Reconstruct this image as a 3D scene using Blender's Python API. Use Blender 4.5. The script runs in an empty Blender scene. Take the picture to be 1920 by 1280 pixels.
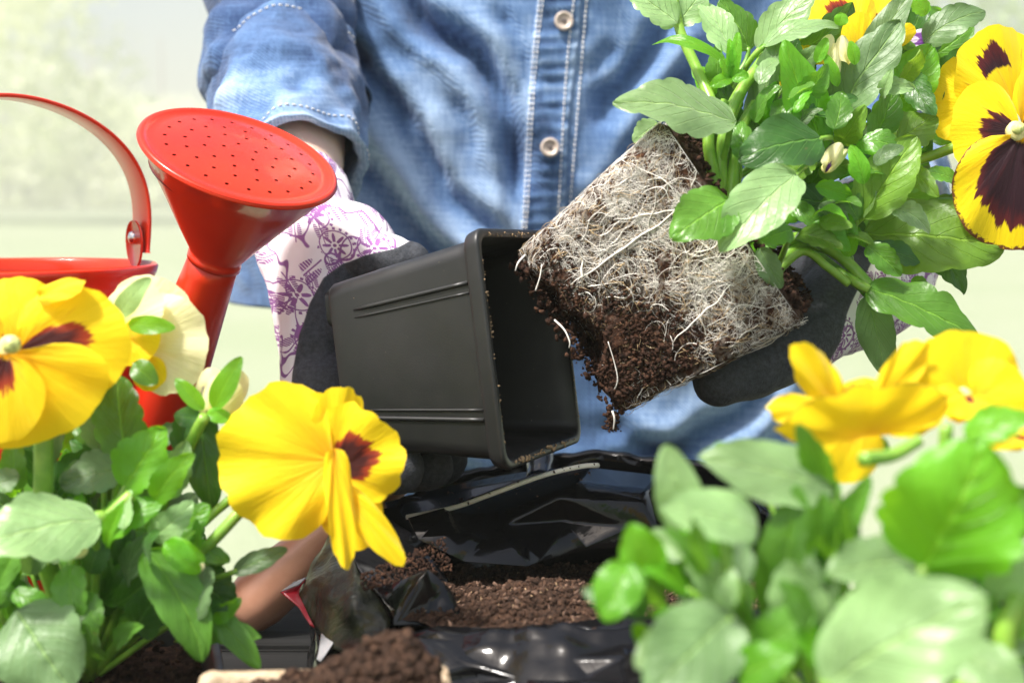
import bpy, bmesh, math, random
import numpy as np
from mathutils import Vector, Matrix, noise

scn = bpy.context.scene
COL = scn.collection
R_ = math.radians

# ------------------------------------------------------------------ camera
CAM_H = 0.205
PITCH = R_(6.0)
FPX = 1920 * 50.0 / 36.0
cd = bpy.data.cameras.new('camera')
cam = bpy.data.objects.new('camera', cd)
COL.objects.link(cam)
cam.location = (0, 0, CAM_H)
cam.rotation_euler = (math.pi / 2 - PITCH, 0, 0)
cd.lens = 50
cd.sensor_width = 36
cd.clip_start = 0.01
cd.clip_end = 500
cd.dof.use_dof = True
cd.dof.focus_distance = 0.585
cd.dof.aperture_fstop = 8.5
cd.dof.aperture_blades = 7
scn.camera = cam

FWD = Vector((0, math.cos(PITCH), -math.sin(PITCH)))
UPV = Vector((0, math.sin(PITCH), math.cos(PITCH)))
RGT = Vector((1, 0, 0))
CAMP = Vector((0, 0, CAM_H))

def P(px, py, d):
    """point of the place that the photograph shows at pixel px, py, d metres away"""
    return CAMP + FWD * d + RGT * ((px - 960) / FPX * d) + UPV * ((640 - py) / FPX * d)

def V(r, u, t):
    """direction: right, up, towards the camera"""
    return (RGT * r + UPV * u - FWD * t).normalized()

def PX(p):
    q = p - CAMP
    d = q.dot(FWD)
    return 960 + q.dot(RGT) / d * FPX, 640 - q.dot(UPV) / d * FPX, d

# ------------------------------------------------------------------ light
SUN_DIR = Vector((-0.45, -0.32, 0.95)).normalized()      # towards the sun
w = bpy.data.worlds.new('World')
scn.world = w
w.use_nodes = True
nt = w.node_tree
sky = nt.nodes.new('ShaderNodeTexSky')
sky.sky_type = 'NISHITA'
sky.sun_disc = False
sky.sun_elevation = math.asin(SUN_DIR.z)
sky.sun_rotation = math.atan2(SUN_DIR.x, SUN_DIR.y)
sky.air_density = 0.8
sky.dust_density = 4.0
sky.ozone_density = 0.6
bg = nt.nodes['Background']
bg.inputs['Strength'].default_value = 0.125
nt.links.new(sky.outputs[0], bg.inputs['Color'])
sd = bpy.data.lights.new('sun', 'SUN')
sd.energy = 4.4
sd.angle = R_(7.0)
sd.color = (1.0, 0.96, 0.90)
so = bpy.data.objects.new('sun', sd)
COL.objects.link(so)
so.rotation_euler = SUN_DIR.to_track_quat('Z', 'Y').to_euler()
scn.view_settings.view_transform = 'Standard'
scn.view_settings.look = 'None'
scn.view_settings.gamma = 1
scn.view_settings.exposure = 1.0
scn.render.engine = 'CYCLES'
scn.cycles.use_denoising = True
scn.cycles.max_bounces = 8
scn.cycles.transparent_max_bounces = 8
scn.cycles.sample_clamp_indirect = 6

rnd = random.Random(7)
rng = np.random.default_rng(7)

# ------------------------------------------------------------------ object helpers
ROOT = {}
def empty(name, loc, label, cat, group=None):
    o = bpy.data.objects.new(name, None)
    o.location = loc
    o.empty_display_size = 0.02
    COL.objects.link(o)
    o['label'] = label
    o['category'] = cat
    if group: o['group'] = group
    ROOT[o.name] = Vector(loc)
    return o

def tag(o, label=None, cat=None, group=None, kind=None):
    if label: o['label'] = label
    if cat: o['category'] = cat
    if group: o['group'] = group
    if kind: o['kind'] = kind
    return o

def link(name, me, mats, parent=None, origin=None, smooth=True):
    """mesh in place coordinates -> object; a child keeps its place under its thing"""
    for m in (mats if isinstance(mats, (list, tuple)) else [mats]):
        me.materials.append(m)
    if smooth:
        me.polygons.foreach_set('use_smooth', np.ones(len(me.polygons), dtype=bool))
    o = bpy.data.objects.new(name, me)
    COL.objects.link(o)
    if parent is not None:
        base = ROOT[parent.name]
        me.transform(Matrix.Translation(-base))
        o.parent = parent
        ROOT[o.name] = base
    else:
        if origin is None:
            co = np.empty(len(me.vertices) * 3); me.vertices.foreach_get('co', co)
            co = co.reshape(-1, 3); lo, hi = co.min(0), co.max(0)
            origin = Vector(((lo[0] + hi[0]) / 2, (lo[1] + hi[1]) / 2, lo[2]))
        origin = Vector(origin)
        me.transform(Matrix.Translation(-origin))
        o.location = origin
        ROOT[o.name] = origin
    me.update()
    return o

def mesh(name, verts, faces, uvs=None):
    me = bpy.data.meshes.new(name)
    me.from_pydata([tuple(v) for v in verts], [], faces)
    if uvs is not None:
        lay = me.uv_layers.new(name='UVMap')
        li = np.empty(len(me.loops), dtype=np.int32); me.loops.foreach_get('vertex_index', li)
        lay.data.foreach_set('uv', np.asarray(uvs, dtype=np.float32)[li].ravel())
    me.update()
    return me

class MB:
    """collects pieces into one mesh"""
    def __init__(s): s.v = []; s.f = []; s.uv = []; s.mi = []
    def add(s, verts, faces, uvs=None, mi=0):
        o = len(s.v)
        s.v += [tuple(v) for v in verts]
        s.f += [tuple(i + o for i in f) for f in faces]
        s.uv += list(uvs) if uvs is not None else [(0.5, 0.5)] * len(verts)
        s.mi += [mi] * len(faces)
        return s
    def mesh(s, name):
        me = mesh(name, s.v, s.f, s.uv)
        me.polygons.foreach_set('material_index', np.array(s.mi, dtype=np.int32))
        return me
    def link(s, name, mats, parent=None, smooth=True, origin=None):
        return link(name, s.mesh(name), mats, parent, origin, smooth)

def frame_along(pts):
    """parallel frames along a polyline"""
    n = len(pts); T = []
    for i in range(n):
        a = pts[max(i - 1, 0)]; b = pts[min(i + 1, n - 1)]
        T.append((b - a).normalized())
    ref = Vector((0, 0, 1)) if abs(T[0].z) < 0.9 else Vector((1, 0, 0))
    N = (ref - T[0] * ref.dot(T[0])).normalized()
    out = []
    for t in T:
        N = (N - t * N.dot(t)).normalized()
        out.append((t, N, t.cross(N)))
    return out

def tube(pts, rad, seg=8, cap=True, squash=1.0, disp=None):
    """swept tube; rad number or list; disp(point, u, ang)->offset"""
    pts = [Vector(p) for p in pts]
    if not isinstance(rad, (list, tuple)): rad = [rad] * len(pts)
    fr = frame_along(pts); v = []; f = []; uv = []
    for i, (p, (t, n, b)) in enumerate(zip(pts, fr)):
        for k in range(seg):
            a = 2 * math.pi * k / seg
            dr = n * math.cos(a) + b * math.sin(a) * squash
            q = p + dr * rad[i]
            if disp: q = q + dr.normalized() * disp(q, i / (len(pts) - 1), a)
            v.append(q); uv.append((i / (len(pts) - 1), k / seg))
    for i in range(len(pts) - 1):
        for k in range(seg):
            k2 = (k + 1) % seg
            f.append((i * seg + k, i * seg + k2, (i + 1) * seg + k2, (i + 1) * seg + k))
    if cap:
        f.append(tuple(range(seg))[::-1]); o = (len(pts) - 1) * seg
        f.append(tuple(o + k for k in range(seg)))
    return v, f, uv

def spline(pts, n):
    """Catmull-Rom through the points (vectors or number lists)"""
    pts = [np.array(p, dtype=float) for p in pts]
    ext = [2 * pts[0] - pts[1]] + pts + [2 * pts[-1] - pts[-2]]
    out = []
    m = len(pts) - 1
    for i in range(n):
        u = i / (n - 1) * m; k = min(int(u), m - 1); t = u - k
        a, b, c, d = ext[k], ext[k + 1], ext[k + 2], ext[k + 3]
        out.append(0.5 * (2 * b + (c - a) * t + (2 * a - 5 * b + 4 * c - d) * t * t + (3 * b - a - 3 * c + d) * t ** 3))
    return out

def vspline(pts, n): return [Vector(p) for p in spline([tuple(p) for p in pts], n)]

def lathe(center, axis, prof, seg=64, closed=False):
    """prof: list of (radius, distance along the axis)"""
    axis = axis.normalized()
    ref = Vector((0, 0, 1)) if abs(axis.z) < 0.9 else Vector((1, 0, 0))
    x = (ref - axis * ref.dot(axis)).normalized(); y = axis.cross(x)
    v = []; f = []; uv = []
    for i, (r, h) in enumerate(prof):
        for k in range(seg):
            a = 2 * math.pi * k / seg
            v.append(center + axis * h + (x * math.cos(a) + y * math.sin(a)) * r)
            uv.append((i / (len(prof) - 1), k / seg))
    m = len(prof)
    for i in range(m if closed else m - 1):
        for k in range(seg):
            k2 = (k + 1) % seg; j = (i + 1) % m
            f.append((i * seg + k, i * seg + k2, j * seg + k2, j * seg + k))
    return v, f, uv

def box(c, x, y, z, sx, sy, sz):
    v = [c + x * (sx * a) + y * (sy * b) + z * (sz * e) for e in (-.5, .5) for b in (-.5, .5) for a in (-.5, .5)]
    f = [(0, 2, 3, 1), (4, 5, 7, 6), (0, 1, 5, 4), (2, 6, 7, 3), (0, 4, 6, 2), (1, 3, 7, 5)]
    return v, f

def evaluated(o, name):
    dg = bpy.context.evaluated_depsgraph_get()
    me = bpy.data.meshes.new_from_object(o.evaluated_get(dg))
    me.name = name
    return me

def merged_body(chains, voxel, smooth=8, extra=None):
    """limbs given as chains of (point, radius) fused into ONE continuous skin"""
    mb = MB()
    for ch in chains:
        pts = [Vector(c[0]) for c in ch]; rs = [c[1] for c in ch]
        n = max(6, (len(ch) - 1) * 6 + 1)
        sp = vspline(pts, n); sr = [max(x[0], 0.002) for x in spline([(r,) for r in rs], n)]
        v, f, uv = tube(sp, sr, 14); mb.add(v, f)
        for e in (0, -1):                        # round ends
            v, f, uv = lathe(sp[e], Vector((0.1, 0.2, 1)), [(max(sr[e] * math.sin(math.pi * i / 8), 1e-5), -sr[e] * math.cos(math.pi * i / 8)) for i in range(9)], 14)
            mb.add(v, f)
    if extra: extra(mb)
    tmp = link('tmp', mb.mesh('tmp'), [], origin=(0, 0, 0))
    m = tmp.modifiers.new('r', 'REMESH'); m.mode = 'VOXEL'; m.voxel_size = voxel
    s = tmp.modifiers.new('s', 'SMOOTH'); s.iterations = smooth; s.factor = 0.5
    me = evaluated(tmp, 'body')
    bpy.data.objects.remove(tmp)
    me.materials.clear()
    return me

def coords(me):
    co = np.empty(len(me.vertices) * 3); me.vertices.foreach_get('co', co)
    return co.reshape(-1, 3)
def normals(me):
    co = np.empty(len(me.vertices) * 3); me.vertices.foreach_get('normal', co)
    return co.reshape(-1, 3)
def set_coords(me, co): me.vertices.foreach_set('co', np.ascontiguousarray(co, dtype=np.float32).ravel()); me.update()
def set_attr(me, name, val):
    a = me.attributes.new(name, 'FLOAT', 'POINT'); a.data.foreach_set('value', np.asarray(val, dtype=np.float32))

def nz(x, y, z): return noise.noise(Vector((x, y, z)))
def smoothstep(a, b, x):
    t = min(max((x - a) / (b - a), 0), 1); return t * t * (3 - 2 * t)

# ------------------------------------------------------------------ material helpers
class M:
    def __init__(s, name):
        s.m = bpy.data.materials.new(name); s.m.use_nodes = True
        s.t = s.m.node_tree; s.b = s.t.nodes['Principled BSDF']; s.o = s.t.nodes['Material Output']
    def n(s, typ, **kw):
        x = s.t.nodes.new(typ)
        for k, v in kw.items(): setattr(x, k, v)
        return x
    def l(s, a, b): s.t.links.new(a, b)
    def put(s, sock, v):
        if hasattr(v, 'is_output'): s.l(v, sock)
        else: sock.default_value = v
    def math(s, op, a, b=None, c=None, clamp=False):
        x = s.n('ShaderNodeMath', operation=op); x.use_clamp = clamp
        s.put(x.inputs[0], a)
        if b is not None: s.put(x.inputs[1], b)
        if c is not None: s.put(x.inputs[2], c)
        return x.outputs[0]
    def ramp(s, v, stops, interp='LINEAR'):
        x = s.n('ShaderNodeValToRGB'); x.color_ramp.interpolation = interp
        el = x.color_ramp.elements
        while len(el) < len(stops): el.new(0.5)
        for e, (p, c) in zip(el, stops):
            e.position = p; e.color = (c, c, c, 1) if isinstance(c, (int, float)) else (*c, 1)
        s.put(x.inputs[0], v); return x.outputs[0]
    def step(s, v, a, b):
        x = s.n('ShaderNodeMapRange'); x.clamp = True; x.interpolation_type = 'SMOOTHSTEP'
        s.put(x.inputs[0], v); x.inputs[1].default_value = a; x.inputs[2].default_value = b
        return x.outputs[0]
    def mix(s, f, a, b, mode='MIX'):
        x = s.n('ShaderNodeMix', data_type='RGBA', blend_type=mode)
        s.put(x.inputs[0], f)
        for k, v in ((6, a), (7, b)):
            if isinstance(v, tuple): v = (*v, 1) if len(v) == 3 else v
            s.put(x.inputs[k], v)
        return x.outputs[2]
    def noise(s, scale, detail=3, rough=0.55, vec=None, dist=0):
        x = s.n('ShaderNodeTexNoise'); x.inputs['Scale'].default_value = scale
        x.inputs['Detail'].default_value = detail; x.inputs['Roughness'].default_value = rough
        x.inputs['Distortion'].default_value = dist
        s.l(vec if vec is not None else s.obj(), x.inputs['Vector']); return x.outputs[0]
    def obj(s):
        if not hasattr(s, '_tc'): s._tc = s.n('ShaderNodeTexCoord')
        return s._tc.outputs['Object']
    def uv(s):
        s.obj(); x = s.n('ShaderNodeSeparateXYZ'); s.l(s._tc.outputs['UV'], x.inputs[0]); return x.outputs[0], x.outputs[1]
    def mapped(s, scale=(1, 1, 1), rot=(0, 0, 0), vec=None):
        x = s.n('ShaderNodeMapping'); x.inputs['Scale'].default_value = scale; x.inputs['Rotation'].default_value = rot
        s.l(vec if vec is not None else s.obj(), x.inputs['Vector']); return x.outputs[0]
    def attr(s, name, typ='GEOMETRY'):
        x = s.n('ShaderNodeAttribute', attribute_name=name, attribute_type=typ); return x.outputs['Fac']
    def bump(s, h, strength=0.3, dist=0.001):
        x = s.n('ShaderNodeBump'); x.inputs['Strength'].default_value = strength; x.inputs['Distance'].default_value = dist
        s.put(x.inputs['Height'], h); s.l(x.outputs[0], s.b.inputs['Normal']); return x.outputs[0]
    def set(s, **kw):
        for k, v in kw.items():
            k = k.replace('_', ' ')
            if isinstance(v, tuple) and len(v) == 3 and s.b.inputs[k].type == 'RGBA': v = (*v, 1)
            s.put(s.b.inputs[k], v)
        return s

# foliage
def leaf_material(name, top, under, glow, rough=0.38, trans=0.35, velvet=0.0):
    m = M(name); u, v = m.uv()
    t = m.math('MULTIPLY', m.math('ABSOLUTE', m.math('SUBTRACT', v, 0.5)), 2.0)       # 0 at midrib
    info = m.n('ShaderNodeObjectInfo')
    nz1 = m.noise(70, 3); nz2 = m.noise(420, 2)
    lat = m.math('SINE', m.math('MULTIPLY', m.math('SUBTRACT', m.math('ADD', u, m.math('MULTIPLY', nz1, 0.05)), m.math('MULTIPLY', t, 0.42)), 38))
    vein = m.math('MULTIPLY', m.step(lat, 0.90, 1.0), m.step(t, 0.95, 0.25))
    rib = m.step(t, 0.055, 0.01)
    veins = m.math('MAXIMUM', m.math('MULTIPLY', vein, 0.35), rib)
    shade = m.math('ADD', m.math('MULTIPLY', info.outputs['Random'], 0.45), m.math('MULTIPLY', nz1, 0.9))
    dark = tuple(c * 0.52 for c in top); lite = tuple(min(c * 1.45, 1) for c in top)
    c = m.ramp(shade, [(0.25, dark), (0.65, top), (1.0, lite)])
    geo = m.n('ShaderNodeNewGeometry')
    c = m.mix(geo.outputs['Backfacing'], c, (*under, 1))
    spot = m.math('MULTIPLY', m.step(m.noise(330, 2), .70, .74), m.step(m.noise(40, 2), .55, .65))
    c = m.mix(m.math('MULTIPLY', spot, .6), c, (.16, .12, .05))
    c = m.mix(m.math('MULTIPLY', veins, 0.34), c, tuple(min(1, x * 1.25 + 0.07) for x in glow))
    m.set(Base_Color=c, Roughness=rough, Specular_IOR_Level=0.5, Sheen_Weight=velvet, Sheen_Roughness=0.4)
    h = m.math('ADD', m.math('MULTIPLY', m.math('ADD', vein, rib), -0.6), m.math('ADD', m.math('MULTIPLY', nz1, 0.9), m.math('MULTIPLY', nz2, 0.25)))
    b = m.bump(h, 0.65, 0.0015)
    tr = m.n('ShaderNodeBsdfTranslucent'); m.l(b, tr.inputs['Normal'])
    m.l(m.mix(m.math('MULTIPLY', veins, 0.4), (*glow, 1), tuple(min(1, g * 1.3) for g in glow)), tr.inputs['Color'])
    mx = m.n('ShaderNodeMixShader'); mx.inputs[0].default_value = trans
    m.l(m.b.outputs[0], mx.inputs[1]); m.l(tr.outputs[0], mx.inputs[2]); m.l(mx.outputs[0], m.o.inputs['Surface'])
    return m.m

LEAF = {
    'pale':  leaf_material('leaf_pale_sheen', (0.255, 0.415, 0.165), (0.36, 0.50, 0.25), (0.46, 0.72, 0.18), 0.38, 0.34, 0.45),  # base colour lightened to carry the sky's sheen
    'mid':   leaf_material('leaf_mid', (0.088, 0.225, 0.024), (0.20, 0.34, 0.09), (0.30, 0.66, 0.03), 0.34, 0.36, 0.1),
    'dark':  leaf_material('leaf_dark', (0.038, 0.115, 0.018), (0.11, 0.20, 0.06), (0.16, 0.42, 0.02), 0.36, 0.28, 0.12),
    'lime':  leaf_material('leaf_lime', (0.120, 0.360, 0.018), (0.22, 0.46, 0.06), (0.40, 0.85, 0.02), 0.38, 0.48, 0.0),
    'grey':  leaf_material('leaf_grey', (0.115, 0.205, 0.075), (0.23, 0.33, 0.16), (0.24, 0.44, 0.06), 0.46, 0.22, 0.25),
    'olive': leaf_material('leaf_olive', (0.130, 0.260, 0.025), (0.24, 0.38, 0.08), (0.34, 0.58, 0.03), 0.40, 0.40, 0.0),
}
def stem_material():
    m = M('stem'); u, v = m.uv()
    c = m.ramp(m.noise(120, 3), [(0.3, (0.13, 0.30, 0.03)), (0.7, (0.27, 0.46, 0.06))])
    m.set(Base_Color=c, Roughness=0.35, Subsurface_Weight=0.15, Subsurface_Scale=0.003)
    m.bump(m.noise(60, 2, vec=m.mapped((1, 1, 1))), 0.2, 0.0008); return m.m
STEM = stem_material()

def petal_material(name, base, deep, blotch_c, blotch_edge, trans=0.38):
    """blotch, rim and flush are numbers carried by each petal"""
    m = M(name); u, v = m.uv()
    B = m.attr('blotch', 'OBJECT'); RIM = m.attr('rim', 'OBJECT'); OFF = m.attr('start', 'OBJECT'); WID = m.attr('spread', 'OBJECT')
    info = m.n('ShaderNodeObjectInfo')
    comb = m.n('ShaderNodeCombineXYZ'); m.l(m.math('MULTIPLY', u, 1.6), comb.inputs[0]); m.l(m.math('MULTIPLY', v, 34), comb.inputs[1]); m.l(m.math('MULTIPLY', info.outputs['Random'], 50), comb.inputs[2])
    streak = m.noise(1.0, 4, 0.65, comb.outputs[0])
    comb2 = m.n('ShaderNodeCombineXYZ'); m.l(m.math('MULTIPLY', u, 3), comb2.inputs[0]); m.l(m.math('MULTIPLY', v, 9), comb2.inputs[1]); m.l(m.math('MULTIPLY', info.outputs['Random'], 30), comb2.inputs[2])
    broad = m.noise(1.0, 2, 0.5, comb2.outputs[0])
    tt = m.math('MULTIPLY', m.math('ABSOLUTE', m.math('SUBTRACT', v, 0.5)), 2.0)
    rag = m.math('ADD', m.math('MULTIPLY', m.math('SUBTRACT', streak, 0.5), 0.42), m.math('MULTIPLY', m.math('SUBTRACT', broad, 0.5), 0.25))
    edge = m.math('ADD', m.math('SUBTRACT', B, m.math('MULTIPLY', m.math('POWER', m.math('DIVIDE', tt, WID), 3.0), 0.6)), rag)
    inside = m.math('MULTIPLY', m.step(m.math('SUBTRACT', edge, u), -0.012, 0.035), m.step(m.math('SUBTRACT', u, m.math('ADD', OFF, m.math('MULTIPLY', rag, 0.25))), -0.01, 0.03))
    deepm = m.step(m.math('SUBTRACT', edge, u), 0.02, 0.22)
    line = m.math('MULTIPLY', m.step(streak, 0.58, 0.66), m.step(m.math('SUBTRACT', m.math('ADD', B, 0.10), u), -0.02, 0.1))
    line = m.math('MULTIPLY', line, m.step(B, 0.02, 0.1))
    c = m.ramp(m.math('ADD', m.math('MULTIPLY', u, 0.7), m.math('MULTIPLY', broad, 0.35)), [(0.15, deep), (0.60, base), (1.0, base)])
    c = m.mix(m.math('MULTIPLY', line, 0.35), c, (*blotch_edge, 1))
    bc = m.mix(deepm, (*blotch_edge, 1), (*blotch_c, 1))
    bc = m.mix(m.math('MULTIPLY', m.step(streak, 0.55, 0.7), 0.25), bc, (*blotch_edge, 1))
    mask = m.math('MAXIMUM', inside, 0.0)
    rimm = m.math('MULTIPLY', RIM, m.step(m.math('ADD', u, m.math('MULTIPLY', m.math('SUBTRACT', m.noise(600, 3), 0.5), 0.14)), 0.955, 0.985))
    mask = m.math('MAXIMUM', mask, rimm)
    c = m.mix(mask, c, bc)
    m.set(Base_Color=c, Roughness=0.55, Specular_IOR_Level=0.25, Sheen_Weight=0.25, Sheen_Roughness=0.5)
    b = m.bump(m.math('ADD', m.math('MULTIPLY', streak, 0.9), m.math('ADD', m.math('MULTIPLY', broad, 0.8), m.math('MULTIPLY', m.noise(900, 2), 0.2))), 0.45, 0.0012)
    tr = m.n('ShaderNodeBsdfTranslucent'); m.l(c, tr.inputs['Color'])
    mx = m.n('ShaderNodeMixShader'); mx.inputs[0].default_value = trans
    m.l(m.b.outputs[0], mx.inputs[1]); m.l(tr.outputs[0], mx.inputs[2]); m.l(mx.outputs[0], m.o.inputs['Surface'])
    return m.m
YEL = petal_material('petal_yellow', (0.97, 0.705, 0.002), (0.94, 0.53, 0.002), (0.022, 0.002, 0.008), (0.10, 0.008, 0.010))
YELR = petal_material('petal_yellow_rust', (0.97, 0.705, 0.002), (0.94, 0.53, 0.002), (0.050, 0.004, 0.004), (0.38, 0.040, 0.006))
CREAM = petal_material('petal_cream', (0.95, 0.89, 0.50), (0.93, 0.74, 0.12), (0.06, 0.01, 0.10), (0.12, 0.03, 0.20))
LILAC = petal_material('petal_lilac', (0.75, 0.66, 0.80), (0.60, 0.45, 0.72), (0.20, 0.06, 0.34), (0.30, 0.12, 0.45))

def simple(name, col, rough=0.5, spec=0.5, var=0.15, scale=60, bump=0.0, bscale=300, **kw):
    m = M(name)
    c = m.ramp(m.noise(scale, 4), [(0.3, tuple(x * (1 - var) for x in col)), (0.7, tuple(min(1, x * (1 + var)) for x in col))])
    m.set(Base_Color=c, Roughness=rough, Specular_IOR_Level=spec, **kw)
    if bump: m.bump(m.noise(bscale, 4, 0.6), bump, 0.001)
    return m.m

def soil_material(name, a, b, c):
    m = M(name)
    k = m.n('ShaderNodeObjectInfo')
    col = m.ramp(m.noise(260, 6, 0.75), [(0.30, a), (0.52, b), (0.72, c)])
    m.set(Base_Color=col, Roughness=0.85, Specular_IOR_Level=0.25)
    m.bump(m.noise(900, 5, 0.7), 0.8, 0.002); return m.m
SOIL = soil_material('soil', (0.014, 0.007, 0.004), (0.058, 0.030, 0.018), (0.16, 0.085, 0.050))
SOIL_RED = soil_material('soil_root_ball', (0.012, 0.005, 0.003), (0.052, 0.023, 0.013), (0.16, 0.074, 0.038))

RED = M('red_enamel')
RED.set(Base_Color=RED.ramp(RED.noise(25, 2), [(0.3, (0.60, 0.020, 0.005)), (0.7, (0.66, 0.036, 0.006))]), Roughness=0.30, Specular_IOR_Level=0.3, Coat_Weight=0.45, Coat_Roughness=RED.ramp(RED.noise(55, 5, .7), [(.45, .03), (.75, .22)]), Coat_IOR=1.4)
RED.bump(RED.noise(14, 2), 0.05, 0.002); RED = RED.m
STEEL = simple('rivet_steel', (0.62, 0.62, 0.62), 0.25, Metallic=1.0)
DARKHOLE = simple('hole_shade', (0.10, 0.004, 0.004), 0.6)

BLACKPOT = M('black_pot_plastic')
_s = BLACKPOT.step(BLACKPOT.noise(900, 2, 0.5), 0.74, 0.78)
_d = BLACKPOT.math('MULTIPLY', _s, BLACKPOT.step(BLACKPOT.noise(45, 3), 0.45, 0.7))
_c = BLACKPOT.ramp(BLACKPOT.noise(30, 5, 0.65), [(0.3, (0.008, 0.0085, 0.009)), (0.75, (0.019, 0.019, 0.018))])
_c = BLACKPOT.mix(BLACKPOT.math('MULTIPLY', _d, 0.7), _c, (0.34, 0.27, 0.17))
BLACKPOT.set(Base_Color=_c, Roughness=BLACKPOT.ramp(BLACKPOT.noise(50, 4), [(0.3, 0.34), (0.7, 0.52)]), Specular_IOR_Level=0.5)
BLACKPOT.bump(BLACKPOT.noise(1500, 3), 0.12, 0.0004); BLACKPOT = BLACKPOT.m

FILM = M('black_film')
FILM.set(Base_Color=FILM.ramp(FILM.noise(40, 4), [(0.3, (0.003, 0.003, 0.0035)), (0.7, (0.007, 0.007, 0.008))]), Roughness=0.15, Specular_IOR_Level=0.38)
FILM.bump(FILM.math('ADD', FILM.noise(30, 2, 0.4, dist=.8), FILM.math('MULTIPLY', FILM.noise(110, 2, .5, dist=1.5), .18)), 0.28, 0.003); FILM = FILM.m
PRINT = M('printed_film')
_c = PRINT.ramp(PRINT.noise(45, 3, 0.6, dist=1.5), [(0.30, (0.006, 0.007, 0.005)), (0.5, (0.016, 0.018, 0.009)), (0.64, (0.034, 0.034, 0.014)), (0.80, (0.08, 0.02, 0.02))])
PRINT.set(Base_Color=_c, Roughness=0.30, Specular_IOR_Level=0.35)
PRINT.bump(PRINT.noise(55, 5, 0.65, dist=1.0), 0.5, 0.003); PRINT = PRINT.m
REDPRINT = simple('red_printed_film', (0.42, 0.006, 0.020), 0.3, bump=0.3, bscale=80)
WHITEPRINT = simple('white_printed_film', (0.30, 0.30, 0.31), 0.25, bump=0.4, bscale=80)

WOOD = M('tool_wood')
_n = WOOD.noise(30, 5, 0.6, WOOD.mapped((1, 1, 1)))
WOOD.set(Base_Color=WOOD.ramp(_n, [(0.3, (0.46, 0.21, 0.125)), (0.7, (0.62, 0.32, 0.21))]), Roughness=0.42, Coat_Weight=0.25, Coat_Roughness=0.3)
WOOD.bump(WOOD.noise(200, 3), 0.1, 0.0006); WOOD = WOOD.m

PEAT = M('peat_fibre')
_n = PEAT.noise(220, 6, 0.7)
PEAT.set(Base_Color=PEAT.ramp(_n, [(0.25, (0.33, 0.22, 0.12)), (0.5, (0.55, 0.42, 0.28)), (0.75, (0.74, 0.62, 0.46))]), Roughness=0.95, Specular_IOR_Level=0.1)
PEAT.bump(_n, 0.8, 0.002); PEAT = PEAT.m

TABLE = M('table_grey_wood')
_v = TABLE.mapped((1.5, 26, 26))
_g = TABLE.noise(3.2, 6, 0.65, _v, 0.4)
TABLE.set(Base_Color=TABLE.ramp(_g, [(0.25, (0.006, 0.006, 0.006)), (0.55, (0.014, 0.014, 0.014)), (0.8, (0.030, 0.029, 0.029))]), Roughness=0.8, Specular_IOR_Level=0.2)
TABLE.bump(_g, 0.4, 0.002); TABLE = TABLE.m

BLADE = M('trowel_blade')
BLADE.set(Base_Color=BLADE.ramp(BLADE.noise(60, 4), [(0.3, (0.006, 0.012, 0.022)), (0.7, (0.012, 0.024, 0.045))]), Roughness=0.25, Coat_Weight=0.5)
BLADE.bump(BLADE.noise(400, 3), 0.2, 0.0006); BLADE = BLADE.m

SKIN = M('skin')
SKIN.set(Base_Color=SKIN.ramp(SKIN.noise(60, 4), [(0.3, (0.68, 0.46, 0.37)), (0.7, (0.76, 0.55, 0.46))]), Roughness=0.45, Subsurface_Weight=0.3, Subsurface_Scale=0.006, Subsurface_Radius=(1.0, 0.4, 0.25))
SKIN.bump(SKIN.noise(700, 3), 0.15, 0.0006); SKIN = SKIN.m

def denim_material(name, dark, mid, light):
    m = M(name); wear_shade = m.attr('wear_shade')
    twill = m.n('ShaderNodeTexWave', wave_type='BANDS', bands_direction='DIAGONAL'); twill.inputs['Scale'].default_value = 260; twill.inputs['Distortion'].default_value = 1.5
    m.l(m.obj(), twill.inputs[0])
    slub = m.noise(60, 5, 0.7, m.mapped((9, 9, 0.8))); slub2 = m.noise(60, 5, 0.7, m.mapped((0.8, 0.8, 9)))
    blotch = m.noise(14, 5, 0.6)
    f = m.math('ADD', wear_shade, m.math('ADD', m.math('MULTIPLY', m.math('SUBTRACT', slub, 0.5), 0.55), m.math('MULTIPLY', m.math('SUBTRACT', slub2, 0.5), 0.5)))
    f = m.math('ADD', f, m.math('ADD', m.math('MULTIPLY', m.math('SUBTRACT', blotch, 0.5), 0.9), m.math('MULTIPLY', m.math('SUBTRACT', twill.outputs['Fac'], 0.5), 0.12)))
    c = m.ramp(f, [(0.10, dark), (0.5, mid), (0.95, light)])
    m.set(Base_Color=c, Roughness=0.9, Specular_IOR_Level=0.15, Sheen_Weight=0.2)
    m.bump(m.math('ADD', m.math('MULTIPLY', twill.outputs['Fac'], 0.5), m.math('ADD', m.math('MULTIPLY', slub, 0.6), m.math('MULTIPLY', blotch, 1.0))), 0.35, 0.0012)
    return m.m
DENIM = denim_material('denim', (0.024, 0.053, 0.138), (0.105, 0.195, 0.375), (0.38, 0.51, 0.70))
DENIM_IN = denim_material('denim_reverse', (0.16, 0.27, 0.46), (0.36, 0.48, 0.66), (0.60, 0.69, 0.80))
THREAD = simple('stitching_thread', (0.80, 0.78, 0.75), 0.8)
BUTTON = simple('shirt_button', (0.52, 0.43, 0.36), 0.35, var=0.2, scale=300, bump=0.1)
BUTTON_IN = simple('button_hole_discs', (0.10, 0.08, 0.08), 0.6)
TROUSER = simple('trouser_cloth', (0.20, 0.16, 0.125), 0.9, 0.1, bump=0.4, bscale=400)

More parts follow.
